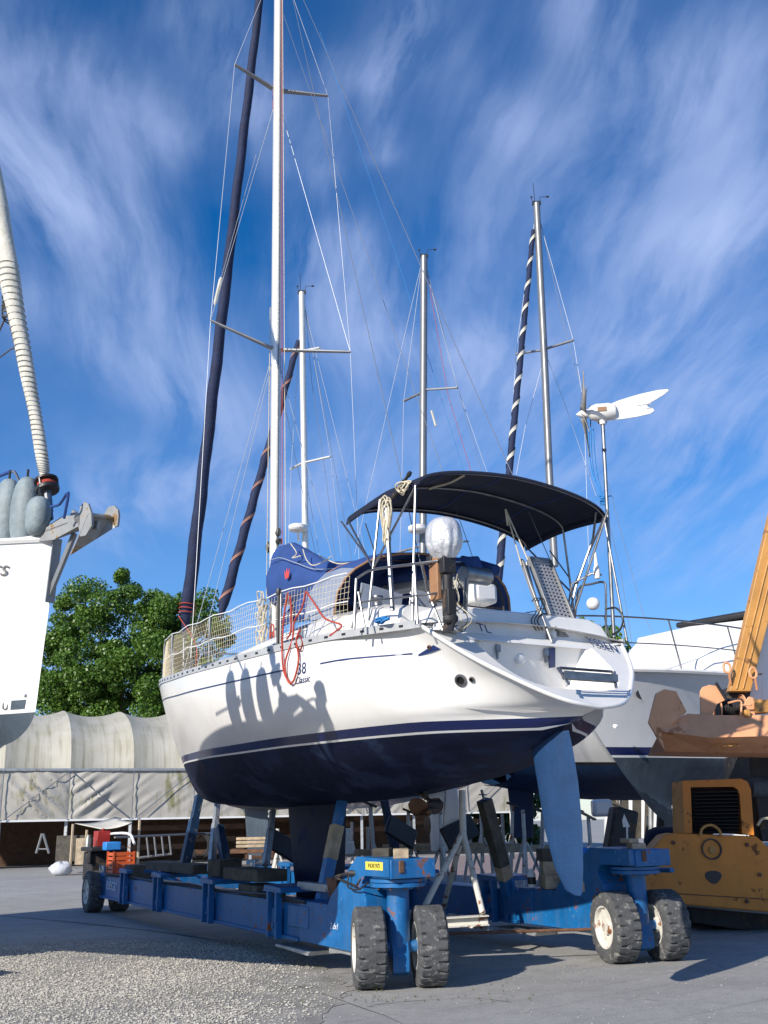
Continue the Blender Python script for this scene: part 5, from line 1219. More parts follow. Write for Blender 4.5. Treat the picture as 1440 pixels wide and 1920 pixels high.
# ================================================================== BACKGROUND SAILBOATS
def sailboat(label, F, L_, B, zk, zw, zs, mats, keel=True, tm_=None, fine_bow=1.0, prop=False):
    t = thing('sailboat', label, 'sailboat', tuple(F.w(L_ / 2, 0, 0)), 'sailboats stored behind the large white one')
    def hy(s, z):
        K = zk + (zw - zk) * (abs(2 * s - .85) / 1.15)**2.6; K = min(K, zw + .15); S_ = B / 2 * min(1, (.72 + .6 * s)) * (1 - max(0, (s - .45) / .55)**2.1); ZS = zs + .35 * max(0, s - .4)**2 * 2
        tau = max(0, min(1, (z - K) / (ZS - K))); return S_ * (1 - (1 - tau)**2.4)**(.42 + .5 * s * s), K, ZS
    def hx(s, z): return lerp(max(0, (z - zw) * .5), L_ * .94 + (z - zw) * .5, s)
    def band(nm, za, zb, n, m_, par):
        b = MB()
        for sd in (1, -1):
            P = []
            for i in range(31):
                s = i / 30; _, K, ZS = hy(s, 0); r = []
                for j in range(n + 1):
                    z = max(K, lerp(za if za is not None else K, zb if zb is not None else ZS, j / n)); y = hy(s, z)[0]; r.append(F.w(hx(s, z), sd * y, z))
                P.append(r)
            b.grid(P if sd > 0 else [r[::-1] for r in P])
        if zb is None:
            P0 = []
            for i in range(31):
                s = i / 30; y, K, ZS = hy(s, 99); ZS = hy(s, 0)[2]; y = hy(s, ZS)[0]; P0.append([F.w(hx(s, ZS), y * q, ZS + .06 * (1 - q * q)) for q in (1, .5, 0, -.5, -1)])
            b.grid(P0)
            r = [F.w(hx(0, z), sd * hy(0, z)[0], z) for sd, zsq in ((1, range(8)), (-1, range(7, -1, -1))) for z in [lerp(zw, zs, q / 7) for q in zsq]]; b.add(r, [tuple(range(len(r)))])
        return b.build(nm, m_, par, smooth=50)
    h = band('hull', zw, None, 8, mats[0], t); band('bottom', None, zw - .06, 8, mats[1], h); band('boot_stripe', zw - .06, zw, 1, mats[2], h)
    fo = foil(8, .12)
    if keel:
        b = MB(); b.loft([[F.w(lerp(xl, xt, x), y * (xl - xt), z) for x, y in fo] for xl, xt, z in ((L_ * .58, L_ * .42, zk + .1), (L_ * .55, L_ * .42, zk - 1.0))]); b.build('keel', mats[1], h, smooth=50)
    b = MB(); b.loft([[F.w(lerp(xl, xt, x), y * (xl - xt), z) for x, y in fo] for xl, xt, z in ((L_ * .10, L_ * .03, zw - .15), (L_ * .09, L_ * .04, zk - .75))]); b.build('rudder', mats[1], t, smooth=50)
    b = MB(); b.box(F.w(L_ * .5, 0, zs + .22), (L_ * .36, B * .42, .35), F.mat().to_3x3()); b.build('coachroof', MT['deck'], t, bev=.1)
    return t
def rig(t, pts, Y, r, spr, stays, furl_=None, mat='alu', radome=None, whip=True):
    P = [atY(px, py, Y) for px, py in pts]; b = MB()
    b.loft([[p + Vector((r * math.cos(a), r * 1.3 * math.sin(a), 0)) for a in [2 * math.pi * i / 12 for i in range(12)]] for p in P]); m_ = b.build('mast', MT[mat], t, smooth=50)
    for (a, c_) in spr: MB().bar(atY(*a, Y), atY(*c_, Y - .6 * (1 if c_[1] < a[1] else -1)), .07, .035, (0, 0, 1)).build('spreader', MT[mat], m_)
    for line in stays:
        rr = .006; mt = 'wire'
        if isinstance(line[0], str): mt = line[0]; line = line[1:]
        MB().tube([atY(px, py, Y + .2 * math.sin(i * 1.3)) for i, (px, py) in enumerate(line)], rr, 5).build('stay', MT[mt], m_)
    if furl_: furl(atY(*furl_[1], Y - .6), atY(*furl_[0], Y), furl_[2], furl_[3], 'furled_sail', MT['sailnavy'], t, furl_[4], 80, 50)
    top_ = P[-1]; b = MB(); b.box(top_ + Vector((0, 0, .03)), (.22, .1, .08)); b.tube([top_ + Vector((.08, 0, 0)), top_ + Vector((.1, 0, .22)), top_ + Vector((.30, 0, .22))], .008, 5); b.ball(top_ + Vector((.30, 0, .22)), .03, 6, (1.6, 1, 1)); b.tube([top_ + Vector((-.08, 0, 0)), top_ + Vector((-.12, 0, .20))], .008, 5); b.ball(top_ + Vector((-.12, 0, .22)), .03, 6)
    if whip: b.tube([top_ + Vector((-.04, 0, 0)), top_ + Vector((-.05, 0, .65))], .008, 5)
    b.build('masthead_gear', MT['black'], m_)
    if radome:
        c0 = atY(*radome, Y - .35); b = MB(); b.lathe([(.001, -.07), (.20, -.07), (.235, -.03), (.235, .05), (.20, .08), (.001, .09)], 20, Matrix.Translation(c0), True); b.bar(c0 + Vector((0, .35, -.25)), c0 + Vector((0, .02, -.07)), .05, .04); b.build('radome', MT['gel'], m_, smooth=40)
    return m_
def frame_at(px, py, Y, hd): p = atY(px, py, Y); return Frame(p.x, p.y, hd)
F1 = frame_at(640, 1400, 21, 28); s1 = sailboat('white sailboat behind with the thin mast beside the tall white mast', F1, 9.5, 3.1, 1.9, 2.55, 3.5, (MT['gel'], MT['antifoul'], MT['stripe']))
rig(s1, [(573, 1060), (571, 900), (568, 720), (566, 550)], 25, .085, [((568, 868), (546, 879)), ((568, 868), (620, 856)), ((566, 658), (552, 664)), ((566, 658), (600, 652))],
    [[(568, 552), (620, 856), (640, 1045)], [(566, 556), (546, 879), (540, 1040)], ['wired', (570, 552), (585, 720), (612, 900), (628, 1050)], [(570, 880), (600, 1045)], [(567, 560), (690, 1055)], ['wired', (568, 560), (660, 1050)]],
    ((560, 640), (412, 1160), .13, .08, (MT['ropeor'], 8, .035)), 'mastw', (558, 990))
F2 = frame_at(862, 1500, 17.5, 30); s2 = sailboat('grey bottomed sailboat behind with a bronze propeller and a bare grey mast', F2, 10.5, 3.4, 1.85, 2.6, 3.4, (MT['gel'], MT['gel2'], MT['stripe']))
rig(s2, [(793, 1060), (793, 900), (794, 700), (795, 482)], 24, .095, [((795, 734), (757, 752)), ((795, 731), (858, 727)), ((795, 1022), (745, 1036)), ((795, 1018), (878, 1015))],
    [[(790, 495), (728, 760), (665, 1040)], ['ropeblue', (600, 60), (740, 470), (872, 890)], [(797, 500), (858, 727), (915, 890)], ['wired', (800, 500), (845, 680), (905, 890)], [(790, 500), (757, 752), (750, 1040)], ['ropered', (800, 505), (840, 740), (885, 890)]], None, 'alu', (783, 992), False)
MB().tube([atY(809, 770, 24), atY(817, 799, 24)], .03, 6).build('mast_light', MT['sailcream'], s2)
b = MB(); pc_ = atY(800, 1523, 14.3)
pv = Vector((.5, -.8, .05)).normalized(); ps = pv.cross(Vector((0, 0, 1))).normalized(); pu = ps.cross(pv)
b.tube([pc_ - pv * .3, pc_ + pv * .06], .03, 8); b.ball(pc_ + pv * .03, .055, 10)
for a0 in (.5, 2.6, 4.7):
    P = []
    for i in range(7):
        r = lerp(.04, .30, i / 6); w_ = .14 * math.sin(math.pi * (.12 + .80 * i / 6))**.7; row = []
        for j in (-1, -.5, 0, .5, 1):
            an = a0 + j * w_ / max(r, .08) * .75; row.append(pc_ + (ps * math.cos(an) + pu * math.sin(an)) * r + pv * j * w_ * .45)
        P.append(row)
    b.grid(P)
b.build('propeller', MT['bronze'], s2, smooth=60)
b = MB(); b.slab([atY(835, 1478, 14.6), atY(858, 1478, 14.6), atY(866, 1545, 14.6), atY(842, 1572, 14.6), atY(828, 1568, 14.6)], (0, .08, 0)); b.build('skeg', MT['gel2'], s2, bev=.02)
F3 = frame_at(925, 1440, 22.5, -62); s3 = sailboat('white sailboat with blue bottom behind the rudder and the striped furled sail', F3, 10.5, 3.5, 1.95, 2.72, 3.9, (MT['gel2'], MT['rudder'], MT['black']), False)
rig(s3, [(1040, 1062), (1030, 890), (1020, 655), (1006, 383)], 23, .09, [((1020, 656), (967, 664)), ((1020, 655), (1075, 638))],
    [[(1008, 400), (1075, 638), (1095, 760), (1105, 1080)], [(1003, 410), (967, 664), (960, 800)], ['wired', (1010, 400), (1060, 620), (1110, 800)], [(1022, 665), (985, 800), (968, 890)], [(1024, 665), (1060, 760), (1118, 930)], ['wired', (1128, 860), (1165, 1000), (1205, 1150), (1230, 1200)], ['wired', (1145, 990), (1165, 1080), (1195, 1275)]],
    ((1000, 432), (928, 1150), .095, .06, (MT['sailcream'], 15, .075)), 'alu', None)
# ================================================================== MOTOR YACHT
MF = Frame(0, 0, 0); pb = atY(1118, 1400, 18.5); ah = Vector((.74, .67, 0)); MF.o = Vector((pb.x, pb.y, 0)); MF.d = -ah; MF.p = Vector((-MF.d.y, MF.d.x, 0))
my = thing('motor_yacht', 'grey hulled motor yacht with white canvas over its cabin behind the crane', 'motor yacht', tuple(MF.w(-5, 0, 0)))
def mh(a, z):      # a aft distance fraction from stem profile; returns (x, y)
    ZS = 4.12 - .012 * a; zc = 2.42 + .45 * math.exp(-a / 1.6); zk = 1.72 + .9 * math.exp(-a / .9) - .35
    stem = lerp(-1.9, .95, max(0, min(1, (z - 1.5) / (ZS - 1.5)))**.8)
    Bs = 1.95 * (1 - math.exp(-a / 2.3)); Bc = 1.55 * (1 - math.exp(-a / 3.6))
    if z <= zc: y = Bc * max(0, (z - zk) / (zc - zk)) if z > zk else 0
    else: t = (z - zc) / (ZS - zc); y = Bc + (Bs - Bc) * (t**1.5)
    return stem - a, y
def mband(nm, za, zb, n, m_, par):
    b = MB()
    for sd in (1, -1):
        P = []
        for i in range(41):
            a = 11 * (i / 40)**1.6; r = []
            for j in range(n + 1):
                z = lerp(za, zb, j / n); x, y = mh(a, z); r.append(MF.w(x, sd * y, z))
            P.append(r)
        b.grid(P if sd < 0 else [r[::-1] for r in P])
    return b.build(nm, m_, par, smooth=40)
mhull = mband('hull', 2.80, 4.12, 12, MT['gel2'], my); mband('boot_stripe', 2.66, 2.80, 2, MT['stripe'], mhull); mband('white_waterline', 2.62, 2.66, 1, MT['white'], mhull); mband('bottom', 1.4, 2.62, 12, MT['antifoul'], mhull)
b = MB()
for sd in (1, -1): b.tube([MF.w(mh(a, 4.1)[0], sd * (mh(a, 4.1)[1] + .02), 4.09) for a in [11 * (i / 30)**1.6 for i in range(31)]], .045, 6)
b.build('rub_rail', MT['gel'], mhull)
b = MB(); P = []
for i in range(31):
    a = 11 * (i / 30)**1.6; x, y = mh(a, 4.11); P.append([MF.w(x, y * q, 4.12 + .10 * (1 - q * q)) for q in (1, .6, 0, -.6, -1)])
b.grid(P); b.build('deck', MT['deck'], my)
for (px, py) in ((1290, 1314),):
    x = MF.loc(MF.at(px, py, 1.6))[0]; b = MB(); pt = [MF.w(x + .30 * math.cos(a), mh(-x, 3.72)[1] * 1.0, 3.72) for a in (0,)]
    cx_ = -MF.loc(MF.at(px, py, 1.5))[0]
    q = [MF.w(-cx_ + .26 * math.cos(a), mh(cx_ + .3, 3.72 + .09 * math.sin(a))[1] + .06, 3.70 + .10 * math.sin(a)) for a in [2 * math.pi * i / 20 for i in range(20)]]; b.add(q, [tuple(range(20))]); b.build('porthole', MT['glass'], mhull, smooth=0)
for (p0, p1) in (((1160, 1340), (1216, 1341)), ((1150, 1372), (1236, 1402))):
    pass
def msec(x, hw, z0, z1, tip=.8): return [MF.w(x, hw * q, z) for q, z in ((1.0, z0), (.97, lerp(z0, z1, .6)), (tip, z1), (0, z1 + .06), (-tip, z1), (-.97, lerp(z0, z1, .6)), (-1.0, z0))]
b = MB(); b.grid([msec(-1.7, .5, 4.15, 4.20), msec(-2.3, 1.2, 4.15, 4.45), msec(-3.0, 1.45, 4.15, 4.95), msec(-3.35, 1.5, 4.15, 5.15), msec(-3.5, 1.58, 4.15, 5.28), msec(-5.0, 1.62, 4.15, 5.50), msec(-7.0, 1.62, 4.15, 5.62), msec(-10, 1.6, 4.15, 5.6)]); 
MT['canw'] = pm('white_canvas_cover', (.74, .73, .70), .75, var=.05, scale=2, bump=.5, bscale=4)
b.build('cabin_cover', MT['canw'], my, smooth=40)
b = MB(); b.box(MF.w(-6.8, 0, 5.72), (3.6, 2.5, .12), MF.mat().to_3x3()); b.build('hardtop', MT['black'], my, bev=.04)
MB().ball(MF.w(-6.9, .3, 5.95), .3, 12, (1.5, 1, .7), MF.mat().to_3x3()).build('rolled_cover', MT['sailcream'], my)
b = MB(); P = [MF.w(mh(a, 4.1)[0] - .05, mh(a, 4.1)[1] - .1, 4.12) for a in (.0, .8, 2.0, 3.4, 4.8, 6.5)]
H_ = [.95, .95, .93, .90, .85, .8]
b.tube(curve([p + Vector((0, 0, h)) for p, h in zip(P, H_)], 4), .017, 6); b.tube(curve([p + Vector((0, 0, h * .5)) for p, h in zip(P, H_)], 4), .012, 6)
P2 = [MF.w(mh(a, 4.1)[0] - .05, -mh(a, 4.1)[1] + .1, 4.12) for a in (.0, .8, 2.0, 3.4, 4.8, 6.5)]
b.tube(curve([p + Vector((0, 0, h)) for p, h in zip(P2, H_)], 4), .017, 6)
for Q in (P, P2):
    for i in (1, 2, 3, 4): b.tube([Q[i] + MF.d * -.28, Q[i] + Vector((0, 0, H_[i]))], .015, 6)
b.build('bow_rail', MT['steel'], my)
b = MB(); b.ball(atY(1154, 1362, 18.3), .05, 8); b.build('nav_fitting', MT['white'], mhull)
# ================================================================== LEFT YACHT (bow in the frame)
LF = Frame(0, 0, 0); ad = Vector((-.80, .60, 0)).normalized(); LF.o = Vector((-2.965, 8.73, 0)); LF.d = -ad; LF.p = Vector((-LF.d.y, LF.d.x, 0))
ly = thing('sailing_yacht', 'white yacht bow with slate bottom entering the picture at the left edge', 'yacht', tuple(LF.w(-4, 0, 0)))
stem_px = [(104, 1013), (99, 1060), (93, 1130), (84, 1200), (75, 1268), (66, 1335), (60, 1352), (45, 1374), (22, 1392), (0, 1401)]
stp = [LF.loc(LF.at(px, py, 0)) for px, py in stem_px]
zz = sorted([(z, x) for x, _, z in stp]); fst = sp(zz); ZT_, ZW_ = stp[0][2], stp[5][2]; zlow = zz[0][0]
def lh(a, z):
    ZS = ZT_ - .02 * a; K = zlow - .06 - .16 * (1 - math.exp(-a / 1.2)) ; x = fst(max(z, zlow)) - a
    Bd = 1.95 * (1 - math.exp(-a / 2.6)); tau = max(0, min(1, (z - K) / (ZS - K))); return x, Bd * (1 - (1 - tau)**2.2)**(.55 + .5 * math.exp(-a / 2)), K, ZS
def lband(nm, za, zb, n, m_, par):
    b = MB()
    for sd in (1, -1):
        P = []
        for i in range(45):
            a = 11.5 * (i / 44)**1.7; K = lh(a, 0)[2]; ZS = lh(a, 0)[3]; r = []
            for j in range(n + 1):
                z = lerp(K if za is None else za, ZS if zb is None else zb, j / n); x, y, _, _ = lh(a, z); r.append(LF.w(x, sd * max(y, 0 if a == 0 else .0), z))
            P.append(r)
        b.grid(P if sd < 0 else [r[::-1] for r in P])
    return b.build(nm, m_, par, smooth=50)
lhull = lband('hull', ZW_, None, 12, MT['gel'], ly); lband('bottom', None, ZW_, 14, MT['antifoul'], lhull)
b = MB(); P = []
for i in range(31):
    a = 11.5 * (i / 30)**1.7; ZS = lh(a, 0)[3]; x, y, _, _ = lh(a, ZS); P.append([LF.w(x, y * q, ZS + .10 * (1 - q * q)) for q in (1, .9, .5, 0, -.5, -.9, -1)])
b.grid(P); b.build('deck', MT['deck'], ly)
b = MB(); b.tube([LF.w(lh(a, ZT_)[0], -lh(a, ZT_)[1], lh(a, 0)[3] + .01) for a in [11 * (i / 30)**1.7 for i in range(31)]], .03, 6); b.tube([LF.w(lh(a, ZT_)[0], lh(a, ZT_)[1], lh(a, 0)[3] + .01) for a in [11 * (i / 30)**1.7 for i in range(31)]], .03, 6); b.build('toe_rail', MT['gel'], lhull)
b = MB(); b.loft([[LF.w(xl - .0, y, z) for xl, y in ((x, 0), (x - .5, .14), (x - 1.9, .02), (x - 1.9, -.02), (x - .5, -.14))] for x, z in ((-5.0, zlow - .1), (-5.3, zlow - 1.2))]); b.build('keel', MT['antifoul'], lhull)
# which side faces the camera?
def lside(px, py):
    best = None
    for i in range(0, 900):
        y = -i * .002 * 1.0
        for sg in (1,):
            P_ = LF.at(px, py, y * sg); x, yy_, z = LF.loc(P_); a = fst(max(z, zlow)) - x
            if a < 0: continue
            d_ = abs(lh(a, z)[1] - abs(y))
            if (best is None or d_ < best[0] - 1e-4) and P_.length < 14 and sg * y != 0: best = (d_, P_, sg)
    return best[1]
pA, pB = lside(30, 1250), lside(10, 1250); rdir = (pA - pB).normalized(); ndir = rdir.cross(Vector((0, 0, 1))).normalized()
def ltext(s, px, py, size, shear=0, m_='black'): p = lside(px, py); return text(s, size, p + ndir * .006, rdir, (0, 0, 1), MT[m_], lhull, 'lettering', .001, shear)
ltext('rs', 0, 1067, .20, .25); ltext('U', 10, 1325, .085)
c4 = [lside(x, y) + ndir * .005 for x, y in ((20, 1331), (46, 1329), (49, 1312), (22, 1314))]; MB().slab(c4, ndir * .001).build('nameplate', MT['antifoul'], lhull, smooth=0)
MB().ball(lside(48, 1304), .018, 8).build('skin_fitting', MT['standg'], lhull)
# stem fittings, roller, anchor
L0 = lambda px, py, y=0: LF.at(px, py, y)
b = MB(); b.slab([L0(45, 1018, .10), L0(100, 1012, .10), L0(150, 985, .10), L0(150, 965, .10), L0(120, 968, .10), L0(85, 990, .10)], LF.p * -.012); b.slab([L0(45, 1018, -.10), L0(100, 1012, -.10), L0(150, 985, -.10), L0(150, 965, -.10), L0(120, 968, -.10), L0(85, 990, -.10)], LF.p * .012); b.bar(L0(70, 1012, 0), L0(145, 985, 0), .2, .015); b.tube([L0(146, 972, .11), L0(146, 972, -.11)], .035, 12); b.build('bow_roller', MT['galv'], ly)
b = MB(); b.bar(L0(140, 1000, 0), L0(93, 1115, 0), .05, .03, LF.p); b.bar(L0(93, 1130, 0) , L0(108, 1010, 0), .09, .012, LF.d); b.build('stem_plate', MT['alu'], ly)
an = MB(); an.bar(L0(135, 965, 0), L0(160, 985, 0), .035, .09, (0, 0, 1)); an.bar(L0(155, 985), L0(185, 985), .03, .07)
sh_ = an.build('shank', MT['galv'], None)
anc = thing('anchor', 'galvanised anchor with broad rounded flukes on the bow roller at the left', 'anchor', tuple(L0(160, 980)))
sh_.parent = anc; sh_.location = -anc.location
def plate(pts, ys_, th=.02): return MB().slab([L0(px, py, y) for (px, py), y in zip(pts, ys_)], LF.p * th)
b = plate([(146, 978), (150, 950), (158, 941), (165, 944), (171, 962), (172, 985), (160, 1004), (150, 1006)], [-.10] * 8); b.build('fluke', MT['galv'], anc)
b = plate([(196, 962), (204, 950), (214, 948), (221, 956), (222, 968), (220, 986), (208, 990), (200, 985)], [.14] * 8); b.build('fluke', MT['galv'], anc)
b = MB(); b.add([L0(165, 962, -.10), L0(208, 966, .12), L0(215, 988, .14), L0(180, 1010, .06), L0(132, 1040, 0), L0(148, 1003, -.10)], [(0, 1, 2, 3, 4, 5)]); b.build('blade', MT['galv'], anc, smooth=0, thick=.02)
b = MB(); b.tube([L0(168, 965, -.1), L0(212, 972, .14)], .018, 8); b.build('crossbar', MT['galv'], anc)
# furler and sail
d0 = L0(88, 912); b = MB(); fz = (L0(82, 870) - d0).normalized(); q_ = fz.to_track_quat('Z', 'Y').to_matrix().to_4x4(); q_.translation = d0
b.lathe([(.02, -.06), (.105, -.05), (.11, -.02), (.06, 0), (.06, .0)], 20, q_); b.lathe([(.05, .04), (.11, .05), (.11, .07), (.02, .075)], 20, q_); b.build('furling_drum', MT['black'], ly)
MB().lathe([(.062, -.01), (.085, .0), (.085, .03), (.06, .045)], 18, q_).build('furling_line', MT['ropered'], ly)
b = MB()
for a in (0.3, 2.4, 4.5): v_ = Vector((math.cos(a) * .10, math.sin(a) * .10, -.05)); b.tube([q_ @ v_, q_ @ (v_ + Vector((0, 0, .12)))], .008, 5)
b.tube([d0 - fz * .05, L0(93, 960)], .035, 8); b.bar(L0(91, 935), L0(96, 975), .02, .05); b.build('drum_cage', MT['steel'], ly)
path = curve([L0(px, py) for px, py in ((83, 893), (79, 860), (68, 790), (55, 720), (40, 640), (22, 545), (8, 450), (-12, 340), (-60, 120), (-110, -80))], 8)
n_ = len(path); rings = []; sdl = Vector((1, 0, 0))
b = MB(); rad = sp([(0, .034), (.05, .05), (.3, .062), (.5, .085), (.6, .10), (1, .10)])
for i, p in enumerate(path):
    t = i / (n_ - 1); d = (path[min(i + 1, n_ - 1)] - path[max(i - 1, 0)]).normalized(); s1_ = d.cross(LF.p).normalized(); s2_ = d.cross(s1_); r = rad(t)
    rings.append([p + (s1_ * math.cos(a) + s2_ * math.sin(a)) * r * (1 + .06 * math.cos(a * 2 + t * 30)) for a in [2 * math.pi * k / 14 for k in range(14)]])
b.loft(rings); fs_ = b.build('furled_sail', MT['sailcream'], ly, smooth=60)
b = MB(); 
for i in range(2, int(n_ * .62), 1):
    for sub in (0, .5):
        p = path[i].lerp(path[i + 1], sub); t = i / (n_ - 1); d = (path[i + 1] - path[i - 1]).normalized(); s1_ = d.cross(LF.p).normalized(); s2_ = d.cross(s1_); r = rad(t) * 1.05
        if sub == 0: b.tube([p + (s1_ * math.cos(a) + s2_ * math.sin(a)) * r + d * .03 * math.cos(a) for a in [2 * math.pi * k / 12 for k in range(13)]], .005, 4)
b.build('sail_tie', MT['galv'], fs_)
b = MB()
for k in range(7): p = L0(20, 562 + 6 * k); b.tube([p + LF.d * .085 * math.cos(a) + LF.p * .085 * math.sin(a) + Vector((0, 0, .02 * math.sin(a * 2 + k))) for a in [.55 * i for i in range(13)]], .008, 5)
b.tube(curve([L0(10, 560, .08), L0(6, 572, .1), L0(14, 585, .1), L0(8, 600, .1), L0(-10, 640, .1)], 5), .01, 5); b.tube([L0(42, 648, .06), L0(20, 655, .1), L0(-20, 685, .2)], .008, 5)
b.build('sail_tie', MT['woodd'], fs_)
# pulpit with its dark tube and small lamp
b = MB(); b.tube(curve([L0(-60, 905, .35), L0(-10, 895, .3), L0(20, 885, .28), L0(30, 889, .28), L0(42, 920, .25), L0(52, 955, .2), L0(45, 972, .2), L0(0, 982, .2), L0(-60, 990, .2)], 5), .014, 8); b.build('pulpit', MT['steel'], ly)
b = MB(); b.tube(curve([L0(96, 950, -.1), L0(112, 945, -.15), L0(128, 924, -.25), L0(120, 972, -.2)], 3), .013, 8); b.build('pulpit_brace', MT['canvas'], ly); b = MB(); b.tube([L0(20, 884, .28), L0(-20, 900, .3), L0(-60, 908, .32)], .018, 8); b.build('pulpit_padding', MT['canvas'], ly)
b = MB(); b.box(L0(14, 978, .2), (.08, .06, .09), LF.mat().to_3x3()); b.build('bow_light', MT['gel'], ly, bev=.01); 
# grey covered fenders standing on the foredeck
zdeck = ZT_ + .05
def shade_src(px, py, y):      # deck point that throws its shadow on the sailboat side there
    q = BF.at(px, py, 1.74); t = (y - (q - LF.o).dot(LF.p)) / TOSUN.dot(LF.p); return q + TOSUN * t
for k, (px, py_t, hh, rr, yy_) in enumerate(((492, 1256, .70, .15, .0), (74, 932, .36, .13, -.12), (465, 1260, .74, .15, .05), (439, 1266, .76, .15, .05))):
    tpz = L0(px, py_t, yy_) if k == 1 else shade_src(px, py_t, yy_); cz = tpz.z - hh / 2; b = MB(); rings = []
    for i in range(13):
        t = i / 12; a = math.pi * t; r = rr * max(.02, math.sin(a))**.62; rings.append([Vector((tpz.x, tpz.y, cz)) + LF.d * r * math.cos(q) * 1.0 + LF.p * r * .8 * math.sin(q) + Vector((0, 0, hh / 2 * math.cos(a))) for q in [2 * math.pi * m_ / 18 for m_ in range(18)]])
    b.loft(rings); lab = ['large grey covered fender standing at the left edge on the yacht foredeck', 'smaller grey covered fender behind the furling drum', 'grey covered fender on the yacht deck just outside the left edge', 'second grey covered fender on the yacht deck outside the left edge'][k]
    tag(b.build('covered_fender', MT['greyfab'], smooth=60), lab, 'fender', 'grey fenders on the left yacht')
    MB().tube([tpz, tpz + Vector((0, 0, .08))], .012, 6).build('fender_eye', MT['black'], SC.objects[-1] if False else [o for o in SC.objects if o.name.startswith('covered_fender')][-1])
# cradle under the left yacht (outside the frame)
# ================================================================== CRANE
YC = 15.2
cr_ = thing('mobile_crane', 'old yellow and orange mobile crane with raised boom at the right edge', 'crane', tuple(atz(1400, 1712, 0)))
def C(px, py, dy=0.0): return atY(px, py, YC + dy)
def cslab(pts, dy0, th, name, mat, parent=None, bev=.012, smooth=0): return MB().slab([C(px, py, dy0) for px, py in pts], (0, th, 0)).build(name, MT[mat], parent or cr_, smooth=smooth, bev=bev)
cwt = cslab([(1186, 1688), (1196, 1636), (1226, 1588), (1246, 1566), (1264, 1562), (1418, 1568), (1500, 1640), (1500, 1714), (1440, 1710), (1300, 1698)], 0, .45, 'counterweight', 'yellow', bev=.018)
def disc(px, py, r, dy, name, mat, parent, sq=1.0, tri=0):
    c0 = C(px, py, dy); n = 24; P = [c0 + Vector((r * math.cos(a) * (1 + tri * math.sin(a)), 0, r * sq * math.sin(a))) for a in [2 * math.pi * i / n for i in range(n)]]
    return MB().slab(P, (0, .03, 0)).build(name, MT[mat], parent, smooth=0)
MB().lathe([(.145, -.02), (.125, -.02), (.12, .08), (.0, .08)], 24, Matrix.Translation(C(1334, 1592, -.006)) @ Matrix.Rotation(-math.pi / 2, 4, 'X')).build('recessed_port', MT['black'], cwt)
MB().ball(C(1336, 1594, -.01), .06, 10, (1, .4, 1)).build('port_plug', MT['boom'], cwt)
disc(1338, 1645, .11, -.012, 'lifting_hole', 'black', cwt, .8, .35)
b = MB(); b.tube(curve([C(1312, 1568, -.02), C(1318, 1552, -.06), C(1334, 1547, -.06), C(1348, 1556, -.06), C(1352, 1568, -.02)], 4), .02, 8); b.build('lifting_loop', MT['boom'], cwt)
for (px, py) in ((1262, 1580), (1400, 1584), (1400, 1690), (1230, 1676), (1424, 1640)): MB().lathe([(.03, -.012), (.028, -.03), (.001, -.032)], 8, Matrix.Translation(C(px, py, .0)) @ Matrix.Rotation(-math.pi / 2, 4, 'X') @ Matrix.Diagonal((1, 1, 1, 1))).build('bolt', MT['rust'], cwt)
MB().bar(C(1216, 1672, -.004), C(1500, 1690, -.004), .012, .012).build('weld_seam', MT['rust'], cwt)
gf = MB()
o_ = [(1283, 1563), (1280, 1464), (1390, 1460), (1402, 1466), (1408, 1480), (1414, 1566)]; i_ = [(1298, 1562), (1295, 1476), (1376, 1475), (1383, 1480), (1387, 1490), (1392, 1564)]
for k in range(5): gf.slab([C(*o_[k], .1), C(*o_[k + 1], .1), C(*i_[k + 1], .1), C(*i_[k], .1)], (0, .6, 0))
gfo = gf.build('engine_cowl', MT['yellow'], cr_, smooth=0)
for k in range(12): b = MB(); y = 1482 + k * 6.8; b.box(C(1342, y, .16), (.66, .10, .012), Matrix.Rotation(.5, 3, 'X')); b.build('grille_slat', MT['black'], gfo)
cslab([(1296, 1476), (1388, 1476), (1390, 1563), (1297, 1563)], .3, .05, 'radiator', 'black', gfo)
b = MB(); b.tube([C(1407, 1474, .35), C(1520, 1480, .35)], .16, 20); b.build('air_tank', MT['antifoul'], cr_)
b = MB(); b.box(C(1460, 1530, .6), (.8, .5, .7)); b.build('engine_block', MT['blackm'], cr_, bev=.03)
b = MB(); b.tube(curve([C(1420, 1548, .2), C(1430, 1535, .2), C(1450, 1535, .2)], 4), .02, 6); b.build('hose', MT['rope'], cr_)
# chassis below and slewing stub
cslab([(1290, 1700), (1500, 1720), (1500, 1760), (1300, 1730)], .5, 2.0, 'chassis', 'blackm'); cslab([(1405, 1412), (1500, 1412), (1500, 1460), (1408, 1460)], .3, 1.2, 'turntable', 'blackm')
# orange upper deck: lit upper face, tapered underside
ZC = -1.1
b = MB(); top_o = [(1240, 1372), (1300, 1334), (1350, 1342), (1560, 1342)]; mid_o = [(1238, 1373), (1262, 1380), (1330, 1384), (1560, 1376)]; low_o = [(1216, 1352), (1246, 1409), (1330, 1411), (1560, 1414)]
up1 = [C(1290, 1338, ZC), C(1350, 1341, ZC), C(1560, 1341, ZC)]; md1 = [C(1238, 1371, ZC - .15), C(1330, 1383, ZC - .15), C(1560, 1377, ZC - .15)]; lo1 = [C(1247, 1409, ZC + .35), C(1330, 1411, ZC + .35), C(1560, 1413, ZC + .35)]; bk_u = [p + Vector((0, 1.2, 0)) for p in up1]; bk_l = [p + Vector((0, 1.0, 0)) for p in lo1]
b.grid([bk_u, up1, md1, lo1, bk_l]); b.add([up1[0], md1[0], lo1[0], bk_l[0], bk_u[0]], [(0, 1, 2, 3, 4)]); ud = b.build('upper_deck', MT['orange'], cr_, smooth=0)
